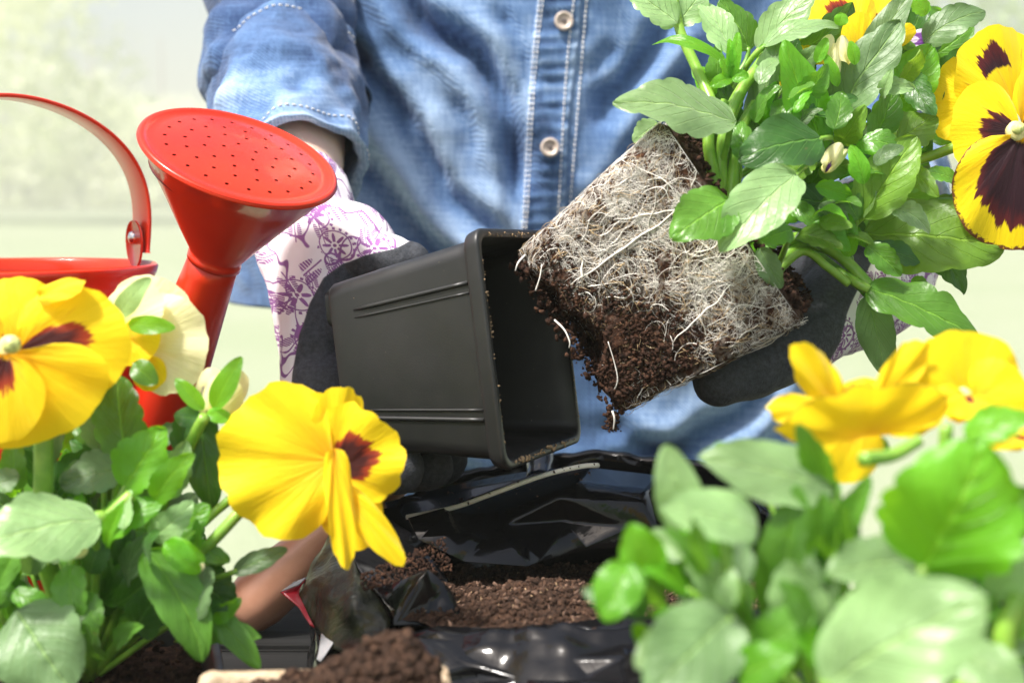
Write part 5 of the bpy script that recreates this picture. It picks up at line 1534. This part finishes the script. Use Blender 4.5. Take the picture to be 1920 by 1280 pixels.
# buds
b1 = A.flower((1010, 775), .0020, -.030, name='bud')
A.petal(b1, 1000, 800, 1075, 660, 100, CREAM, -.032, n=(.2, .3), cup=-.6, q=.9, bend=.1, blotch=.35, spread=.9, ruffle=.02, fill=60)
A.petal(b1, 1000, 800, 1105, 690, 70, CREAM, -.029, n=(.6, .2), cup=-.6, q=.9, bend=.1, ruffle=.02, fill=60)
A.sepal(b1, 1185, 850, 1120, 670, 80, 'lime', -.034); A.sepal(b1, 1110, 760, 1190, 830, 70, 'lime', -.032)
b2 = A.flower((1055, 220), .0020, -.018, name='bud')
for (bx, by, tx, ty, wd, m_) in ((990, 270, 1030, 160, 80, CREAM), (1110, 300, 1080, 165, 90, CREAM), (1035, 380, 1050, 200, 90, CREAM)):
    A.petal(b2, bx, by, tx, ty, wd, m_, -.018, n=(.1, .3), cup=-.6, q=.8, bend=.1, ruffle=.02, fill=65)
for (bx, by, tx, ty, wd) in ((960, 290, 1010, 175, 50), (1140, 300, 1120, 190, 50), (1060, 400, 1000, 250, 50), (1070, 120, 1080, 60, 60)): A.sepal(b2, bx, by, tx, ty, wd, 'lime', -.020)
b3 = A.flower((1385, 180), .0022, .016, name='bud')
A.petal(b3, 1370, 190, 1545, 170, 110, LILAC, .016, n=(0, .3), q=.6, cup=-.2, blotch=.8, start=.35, spread=.8, ruffle=.04)
A.petal(b3, 1370, 200, 1530, 140, 90, LILAC, .020, n=(0, .5), q=.6, cup=-.2, blotch=.6, start=.3, spread=.8, ruffle=.04)
A.sepal(b3, 1355, 215, 1420, 215, 40, 'mid', .014)
# flower at the top
f1 = A.flower((1180, 250), .0030, .012)
A.petal(f1, 1150, 180, 985, -60, 330, YELR, .014, .020, (-.1, .3), blotch=.72, start=.28, spread=.42, ruffle=.05)
A.petal(f1, 1160, 180, 1260, -60, 300, YELR, .018, .024, (.1, .3), blotch=.55, start=.30, spread=.5, ruffle=.05)
A.petal(f1, 1160, 260, 1155, 60, 170, YEL, .008, .008, (0, .3), blotch=.32, spread=.9, ruffle=.04)
A.petal(f1, 1170, 240, 1420, 130, 130, YEL, .010, .010, (.1, .3), blotch=.25, spread=.9, ruffle=.04)
A.petal(f1, 1030, 270, 880, 190, 130, YELR, .012, .012, (-.1, .3), blotch=.4, spread=.9, ruffle=.04)
A.petal(f1, 880, 380, 790, 520, 170, YELR, .016, .016, (-.1, .3), blotch=.3, spread=.6, ruffle=.04)
# the great flower on the right
f2 = A.flower((1900, 600), .0042, -.014, nrm=(.25, .05))
A.petal(f2, 1880, 500, 1700, 145, 420, YEL, .004, .002, (.10, .1), blotch=.78, start=.50, spread=.38, ruffle=.06, notch=.0, q=.45)
A.petal(f2, 1720, 480, 1478, 430, 390, YELR, .014, .018, (-.35, .1), blotch=.0, ruffle=.05, q=.5)
A.petal(f2, 1900, 610, 1580, 640, 470, YEL, -.006, -.006, (-.10, .1), blotch=.60, start=.04, spread=.75, ruffle=.035, q=.45)
A.petal(f2, 1905, 620, 1860, 1165, 560, YEL, -.012, -.008, (-.05, .0), blotch=.80, start=.06, spread=.85, rim=.95, ruffle=.045, q=.5, freq=5)
A.petal(f2, 1910, 580, 2250, 330, 430, YEL, .0, .004, (.2, .1), blotch=.6, spread=.6, ruffle=.05)
A.petal(f2, 1910, 610, 2260, 680, 430, YEL, -.004, .0, (.2, .1), blotch=.6, spread=.6, ruffle=.05)
v, f, uv = lathe(A.pt(1900, 590, -.020), V(.2, .1, 1), [(.0024, -.002), (.0021, .0), (.0013, .0006), (1e-5, .0010)], 20); link('flower_eye', mesh('flower_eye', v, f, uv), EYE, f2)
A.sepal(f2, 1780, 660, 1720, 560, 70, 'mid', .02)

# ------------------------------------------------ pots of the two other plants
def potted(label, c, top, half_top, rot):
    ax = Vector((0, 0, 1)); e1 = Vector((math.cos(rot), math.sin(rot), 0))
    e, wall, b, a1, b1_, b2_ = build_square_pot('nursery_pot', label, Vector((c.x, c.y, top)), ax, e1, half_top, half_top * .78, top - .0036, BLACKPOT)
    n = 50; v = []; f = []; h = half_top - .003
    for j in range(n + 1):
        for i in range(n + 1):
            x, y = (i / n - .5) * 2 * h, (j / n - .5) * 2 * h; p = Vector((c.x, c.y, 0)) + b1_ * x + b2_ * y
            v.append(Vector((p.x, p.y, top - .010 + .003 * nz(p.x * 60, p.y * 60, 2) + .0015 * nz(p.x * 200, p.y * 200, 2))))
    for j in range(n):
        for i in range(n): f.append((j * (n + 1) + i, j * (n + 1) + i + 1, (j + 1) * (n + 1) + i + 1, (j + 1) * (n + 1) + i))
    so = link('soil', mesh('soil', v, f), SOIL, e)
    pts = []; sz = []
    for _ in range(700):
        p = Vector((c.x, c.y, 0)) + b1_ * rnd.uniform(-h, h) + b2_ * rnd.uniform(-h, h); pts.append((p.x, p.y, top - .009 + rnd.uniform(0, .002))); sz.append(rnd.uniform(.0005, .0016))
    tag(link('soil_crumbs', crumbs(pts, sz, int(c.x * 1000) % 97, 1.5), SOIL, so, smooth=False), kind='stuff')

# ------------------------------------------------ B: left plant
cB = P(170, 1230, .500)
potted('black square pot under the left pansy with yellow flowers', cB, cB.z, .042, .25)
hb = Vector((cB.x, cB.y, cB.z - .008))
B = Plant('left pansy in a black pot with two big yellow flowers and a cream one', hb, 0, 480, 1.6, .485)
B.fill(36, (-40, 640, 560, 1120), .005, .045, ['dark', 'dark', 'mid', 'dark', 'mid'], 180, hb, 15)
B.fill(22, (-20, 860, 560, 1230), -.012, .010, ['dark', 'dark', 'mid'], 170, hb, 18)
B.fill(14, (120, 560, 520, 900), .010, .040, ['mid', 'lime', 'grey', 'mid'], 150, hb, 16)
B.fill(10, (-60, 560, 150, 720), .010, .040, ['mid', 'lime', 'dark'], 130, hb, 17)
B.leaf(300, 790, -90, 880, 240, 'pale', -.030, -.050, (.05, .75), .08, .05, stalk=hb, sr=.0015, lobes=.12)
B.leaf(50, 1060, 210, 1300, 280, 'grey', -.040, -.050, (-.1, .5), .05, .05, stalk=hb, lobes=.06)
B.leaf(215, 925, 225, 1125, 110, 'mid', -.034, -.040, (-.2, .6), .12, .1, stalk=(230, 880))
B.leaf(230, 1020, 300, 1110, 90, 'mid', -.036, -.040, (.2, .6), .12, .1)
B.leaf(440, 880, 610, 1215, 150, 'mid', -.022, -.026, (.35, .2), .06, .28, side=-.05, stalk=(420, 860), lobes=.05)
B.leaf(380, 610, 350, 355, 165, 'mid', -.004, -.002, (-.1, .1), .05, .20, lobes=.14, stalk=hb)
B.leaf(365, 640, 180, 685, 140, 'grey', -.008, -.010, (0, .6), .10, .10, stalk=hb)
B.leaf(370, 700, 500, 515, 170, 'lime', -.014, -.014, (-.1, .3), .06, .15, stalk=hb, lobes=.14)
B.leaf(500, 725, 560, 555, 90, 'pale', -.006, -.006, (.3, .4), .06, .1, stalk=(430, 850))
B.leaf(600, 480, 635, 760, 120, 'dark', .004, .004, (.1, .2), .05, .08, stalk=(600, 490), lobes=.05)
B.leaf(250, 870, 490, 735, 130, 'lime', -.016, -.018, (0, .7), .10, .12, stalk=hb)
B.leaf(515, 850, 630, 745, 100, 'lime', -.012, -.010, (.1, .5), .08, .15, stalk=(470, 900))
B.leaf(700, 948, 862, 878, 62, 'grey', -.006, -.004, (.1, .5), .03, .08, lobes=.10, cren=4, stalk=(560, 990))
B.leaf(580, 955, 700, 1060, 140, 'dark', .004, .004, (.2, .4), .08, .1, stalk=hb)
B.leaf(625, 1050, 780, 1235, 75, 'mid', -.012, -.016, (.3, .4), .06, .2, stalk=hb, lobes=.02)
B.leaf(55, 700, 40, 540, 75, 'mid', .0, .0)
B.leaf(305, 580, 285, 430, 100, 'pale', .008, .008, (.2, .2), stalk=hb)
B.leaf(330, 620, 330, 530, 60, 'grey', .004, .004)
B.leaf(480, 540, 560, 530, 70, 'grey', .010, .010, (0, .5))
B.leaf(60, 660, -30, 700, 80, 'grey', -.01, -.01, (0, .7))
B.leaf(40, 1005, 175, 1085, 70, 'lime', -.028, -.030, (0, .7), .1, .2)
B.leaf(-10, 1060, -20, 940, 120, 'mid', -.02, -.02, (0, .6), stalk=hb)
B.leaf(560, 870, 690, 915, 60, 'mid', -.010, -.008, (0, .5))
B.stem([hb, (120, 860, -.010), (130, 690, -.016), (130, 520, -.018)], .0036, .0032)
B.stem([hb, (270, 840, -.02), (330, 780, -.022), (395, 715, -.020)], .0030, .0022)
B.stem([hb, (500, 960, -.008), (610, 880, -.010), (715, 772, -.008), (790, 690, -.002)], .0022, .0020)
B.stem([hb, (460, 780, .002), (555, 590, .0), (615, 480, -.006)], .0024, .0020)
B.stem([hb, (480, 930, -.002), (620, 790, .0), (690, 730, .004)], .0018, .0016)
B.fill(26, (-20, 700, 620, 1180), -.030, -.004, ['mid', 'lime', 'mid', 'dark', 'pale', 'grey'], 130, hb, 19, 0)
# big open flower at the left edge
g = B.flower((25, 270), .0040, -.026, nrm=(.15, .1))
B.petal(g, 40, 270, -50, 90, 340, YEL, -.014, -.010, (0, .1), ruffle=.04, blotch=.0)
B.petal(g, 45, 260, 160, 105, 320, YEL, -.016, -.008, (.1, .2), ruffle=.05, blotch=.10)
B.petal(g, 55, 285, 395, 240, 340, YELR, -.024, -.020, (.1, .1), blotch=.66, start=.03, spread=.55, ruffle=.035, q=.5)
B.petal(g, 30, 290, 120, 560, 480, YELR, -.030, -.026, (.05, .05), blotch=.0, ruffle=.04, q=.45, freq=5)
B.petal(g, 20, 295, -30, 560, 300, YELR, -.034, -.032, (-.1, .1), blotch=.42, start=.05, spread=.8, ruffle=.03)
B.petal(g, 10, 275, -300, 260, 330, YELR, -.024, -.020, (-.1, .1), blotch=.6, spread=.55, ruffle=.04)
B.petal(g, 120, 130, 262, 95, 95, YEL, -.022, -.024, (.1, .9), bend=.15, ruffle=.05, curl=-.05)
v, f, uv = lathe(B.pt(32, 262, -.036), V(.2, .2, 1), [(.0030, -.002), (.0027, .0), (.0017, .0008), (1e-5, .0014)], 20); link('flower_eye', mesh('flower_eye', v, f, uv), EYE, g)
# cream flower seen from behind
g = B.flower((400, 250), .0026, .006)
B.petal(g, 395, 240, 540, 95, 270, CREAM, .010, .016, (.2, .2), ruffle=.04, blotch=0)
B.petal(g, 400, 260, 630, 265, 290, CREAM, .006, .010, (.2, .1), ruffle=.07, blotch=0, q=.45)
B.petal(g, 330, 230, 480, 110, 190, CREAM, .004, .004, (-.1, .3), ruffle=.03)
B.petal(g, 360, 230, 470, 285, 160, YEL, .002, .000, (-.1, .3), ruffle=.03)
B.petal(g, 440, 300, 455, 405, 110, YEL, .004, .004, (-.1, .3), ruffle=.03)
B.sepal(g, 350, 185, 452, 65, 62, 'pale', -.002, -.006); B.sepal(g, 385, 205, 525, 215, 52, 'lime', -.002, -.006)
B.sepal(g, 400, 320, 470, 385, 66, 'mid', -.002, -.004); B.sepal(g, 330, 170, 255, 128, 40, 'mid', .0, -.004)
# nodding bud
g = B.flower((620, 460), .0028, .002, name='bud')
B.petal(g, 610, 470, 640, 335, 120, CREAM, .004, .004, (-.2, .3), cup=-.4, blotch=.62, start=.25, spread=.5, q=.8, ruffle=.02)
B.petal(g, 640, 470, 725, 340, 120, CREAM, .006, .004, (.3, .3), cup=-.4, q=.8, ruffle=.02)
B.petal(g, 640, 480, 690, 360, 140, CREAM, .001, .000, (.1, .3), cup=-.4, q=.8, ruffle=.02)
B.sepal(g, 640, 460, 725, 302, 66, 'lime', -.004, -.006); B.sepal(g, 612, 460, 527, 368, 46, 'lime', -.002); B.sepal(g, 600, 490, 522, 478, 56, 'dark', -.002); B.sepal(g, 620, 470, 700, 490, 40, 'lime', -.004)
# small closed bud
g = B.flower((520, 865), .0018, -.022, name='bud')
B.petal(g, 510, 860, 610, 940, 70, CREAM, -.024, n=(.2, .5), cup=-.7, q=.8, fill=60, ruffle=.01)
B.sepal(g, 495, 855, 600, 950, 70, 'lime', -.027, bend=.15); B.sepal(g, 505, 850, 615, 915, 50, 'lime', -.026, bend=.15)
g = B.flower((215, 880), .0018, -.030, name='bud')
B.petal(g, 200, 885, 265, 875, 50, CREAM, -.032, n=(0, .5), cup=-.6, q=.8, fill=60, ruffle=.01)
# yellow flower turned to the right
g = B.flower((985, 590), .0026, -.006)
B.petal(g, 1000, 612, 648, 620, 415, YEL, -.010, -.014, (-.12, .15), bend=.06, ruffle=.075, q=.36, freq=5)
B.petal(g, 980, 625, 840, 775, 250, YEL, -.004, -.010, (-.1, .1), bend=.05, ruffle=.06)
B.petal(g, 990, 610, 905, 412, 230, YEL, -.004, -.008, (-.1, .2), bend=.05, ruffle=.05)
B.petal(g, 1000, 610, 1030, 385, 170, YEL, -.006, -.008, (.35, .2), bend=.06, ruffle=.07)
B.petal(g, 1000, 640, 1186, 530, 300, YELR, -.008, -.014, (.25, .2), blotch=.66, start=.0, spread=.75, ruffle=.09, q=.5)
B.petal(g, 1002, 575, 1038, 948, 76, YEL, -.018, -.024, (.3, .1), bend=.04, ruffle=.04, q=.35, cup=.2)
B.petal(g, 985, 720, 1020, 820, 110, YEL, -.008, -.008, (-.2, .2), bend=.08, ruffle=.05)
B.petal(g, 1010, 700, 1110, 870, 170, YELR, -.008, -.010, (.0, .2), blotch=.22, spread=.9, bend=.02, ruffle=.05, q=.4)
B.petal(g, 1020, 695, 1215, 930, 84, YEL, -.016, -.020, (.2, .3), bend=.05, ruffle=.05, q=.35)
B.sepal(g, 925, 730, 900, 808, 30, 'olive', .002)
B.stem([(790, 690, -.002), (900, 620, .004), (985, 590, .0)], .0018, .0016)

# ------------------------------------------------ C: right plant, close to the camera
cC = P(1590, 1400, .350)
potted('black square pot under the right pansy close to the camera', cC, cC.z, .040, -.2)
hc = Vector((cC.x, cC.y, cC.z - .008))
Cp = Plant('right foreground pansy out of focus with pale leaves and yellow flowers', hc, 1100, 560, 1.778, .350)
Cp.fill(40, (330, 760, 1480, 1300), .004, .050, ['mid', 'dark', 'mid', 'mid', 'lime'], 200, hc, 25)
Cp.fill(14, (560, 620, 1300, 1000), .010, .045, ['mid', 'lime', 'grey', 'pale'], 170, hc, 26)
L = Cp.leaf
L(335, 790, 265, 485, 150, 'pale', -.004, -.006, (-.1, .35), .06, .1, stalk=(470, 850), lobes=.04)
L(575, 770, 240, 690, 190, 'pale', -.008, -.016, (-.05, .6), .08, .08, stalk=(480, 880), lobes=.05)
L(825, 630, 370, 530, 230, 'pale', .010, .004, (.05, .55), .14, .05, side=-.05, stalk=hc, lobes=.06)
L(475, 880, 310, 755, 95, 'lime', -.004, -.004, (0, .6), .1, .2)
L(535, 1085, 340, 845, 150, 'pale', -.006, -.010, (-.1, .4), .06, .12, stalk=hc)
L(640, 1110, 705, 620, 190, 'mid', .002, .0, (-.4, .2), .05, .22, stalk=hc, lobes=.04)
L(560, 640, 500, 530, 60, 'mid', .004, .004, (-.4, .2))
L(215, 930, 140, 750, 150, 'lime', -.006, -.008, (-.1, .5), .12, .1, stalk=(350, 970), lobes=.05)
L(140, 880, 65, 1075, 160, 'lime', -.010, -.016, (-.2, .3), .08, .12, lobes=.05)
L(345, 975, 190, 890, 80, 'lime', -.004, -.008, (0, .8), .1, .2, stalk=hc)
L(1120, 900, 1330, 470, 470, 'lime', -.014, -.024, (.0, .35), .10, .10, stalk=hc, lobes=.10, cren=6)
L(1180, 860, 1500, 640, 240, 'mid', -.006, -.012, (.1, .2), .05, .15, stalk=hc)
L(1090, 870, 800, 920, 200, 'pale', -.010, -.018, (0, .7), .08, .1, stalk=hc)
L(480, 1050, 210, 1320, 300, 'grey', -.022, -.034, (-.1, .45), .06, .06, stalk=hc, lobes=.05)
L(790, 1290, 1330, 990, 430, 'pale', -.040, -.056, (.0, .65), .08, .06, stalk=hc, lobes=.05)
L(710, 1160, 670, 870, 220, 'pale', -.016, -.022, (.0, .5), .08, .12, stalk=hc)
L(560, 1180, 760, 1030, 150, 'mid', -.020, -.026, (.0, .5), .08, .12, stalk=hc)
L(730, 830, 830, 600, 120, 'lime', .012, .012, (0, .3), stalk=hc)
L(1210, 1180, 1470, 1290, 180, 'pale', -.030, -.036, (0, .7), .08, .1, stalk=hc)
L(1350, 1000, 1480, 820, 140, 'pale', -.010, -.012, (.1, .5), stalk=hc)
L(1260, 460, 1480, 390, 130, 'lime', .004, .0, (0, .6), .1, .1)
L(500, 1260, 700, 1180, 150, 'lime', -.028, -.034, (0, .6), stalk=hc)
L(1380, 740, 1460, 640, 70, 'pale', .010, .010, (0, .5))
Cp.stem([hc, (560, 1120, -.006), (500, 980, -.012), (465, 800, -.010)], .0026, .0020)
Cp.stem([hc, (1330, 1250, -.012), (1400, 1100, -.014), (1450, 990, -.014)], .0034, .0026)
Cp.stem([hc, (850, 1000, .02), (810, 760, .02), (780, 660, .018)], .0016, .0012)
Cp.stem([hc, (1100, 900, .012), (1180, 620, .014), (1200, 420, .012)], .0022, .0018)
Cp.stem([(920, 535, .004), (1020, 520, .010), (1110, 470, .012)], .0020, .0016)
Cp.fill(34, (300, 780, 1420, 1290), -.030, .006, ['pale', 'lime', 'mid', 'pale', 'mid', 'grey'], 165, hc, 27, 0)
Cp.fill(10, (180, 900, 520, 1290), -.010, .010, ['mid', 'dark', 'lime'], 160, hc, 28, 0)
# sideways flower
Cp.d = .400
g = Cp.flower((960, 390), .0028, .010)
Cp.petal(g, 840, 370, 690, 140, 170, YEL, .010, .006, (-.1, .2), ruffle=.07, q=1.3, fill=75)
Cp.petal(g, 800, 370, 600, 370, 110, YEL, .006, .004, (-.1, .4), ruffle=.06)
Cp.petal(g, 930, 455, 925, 285, 540, YEL, -.004, -.010, (0, .4), bend=.16, ruffle=.10, q=.42, rim=.35, freq=6)
Cp.petal(g, 970, 350, 1125, 140, 160, YELR, .012, .010, (.1, .2), ruffle=.07, q=1.3, fill=75, blotch=.28, spread=.9)
Cp.petal(g, 960, 400, 1190, 380, 150, YEL, .002, -.002, (.1, .4), ruffle=.04)
Cp.petal(g, 930, 400, 770, 580, 250, YEL, .004, .002, (-.1, -.1), ruffle=.04, q=.45)
Cp.petal(g, 900, 350, 860, 280, 200, YELR, .014, .016, (0, .3), ruffle=.05, blotch=.8, start=.5, spread=.5)
Cp.sepal(g, 1000, 470, 920, 540, 70, 'mid', .006)
g = Cp.flower((1260, 330), .0030, .010)
Cp.petal(g, 1260, 330, 1270, 105, 330, YEL, .012, .014, (.0, .3), ruffle=.04, q=.45)
Cp.petal(g, 1290, 340, 1470, 290, 240, YEL, .010, .008, (.1, .3), ruffle=.04, q=.45)
Cp.petal(g, 1260, 320, 1180, 385, 150, YELR, .004, .000, (-.1, .3), ruffle=.07, blotch=.3)
Cp.petal(g, 1270, 320, 1300, 410, 170, YELR, .002, -.004, (.1, .3), ruffle=.08, blotch=.35)
g = Cp.flower((1400, 470), .0024, .006)
Cp.petal(g, 1460, 480, 1300, 470, 80, YEL, .004, .0, (0, .7), ruffle=.05, blotch=.1)
Cp.petal(g, 1420, 460, 1560, 480, 90, YELR, .004, .0, (0, .7), ruffle=.05, blotch=.4)
g = Cp.flower((1210, 850), .0026, -.018, name='bud')
Cp.petal(g, 1200, 850, 1430, 805, 150, CREAM, -.020, n=(.1, .4), cup=-.3, q=.6, ruffle=.05)
Cp.petal(g, 1210, 870, 1350, 930, 120, CREAM, -.020, n=(.1, .4), cup=-.3, q=.6, ruffle=.05)
Cp.sepal(g, 1190, 850, 1290, 780, 70, 'lime', -.024)
g = Cp.flower((845, 1060), .0028, -.034, name='bud')
Cp.petal(g, 820, 1060, 880, 1060, 66, YELR, -.036, n=(0, .4), blotch=1.2, spread=1.5, ruffle=.1)

# ------------------------------------------------ added haze volume, pales and tints the far garden
m = M('haze'); m.t.nodes.remove(m.b)
pv = m.n('ShaderNodeVolumePrincipled'); pv.inputs['Color'].default_value = (.95, .98, .82, 1); pv.inputs['Density'].default_value = .011; pv.inputs['Anisotropy'].default_value = .0
m.l(pv.outputs[0], m.o.inputs['Volume'])
v, f = box(Vector((0, 24, 6.2)), Vector((1, 0, 0)), Vector((0, 1, 0)), Vector((0, 0, 1)), 400, 440, 16.2)
tag(link('haze', mesh('haze', v, f), m.m, smooth=False), kind='stuff')
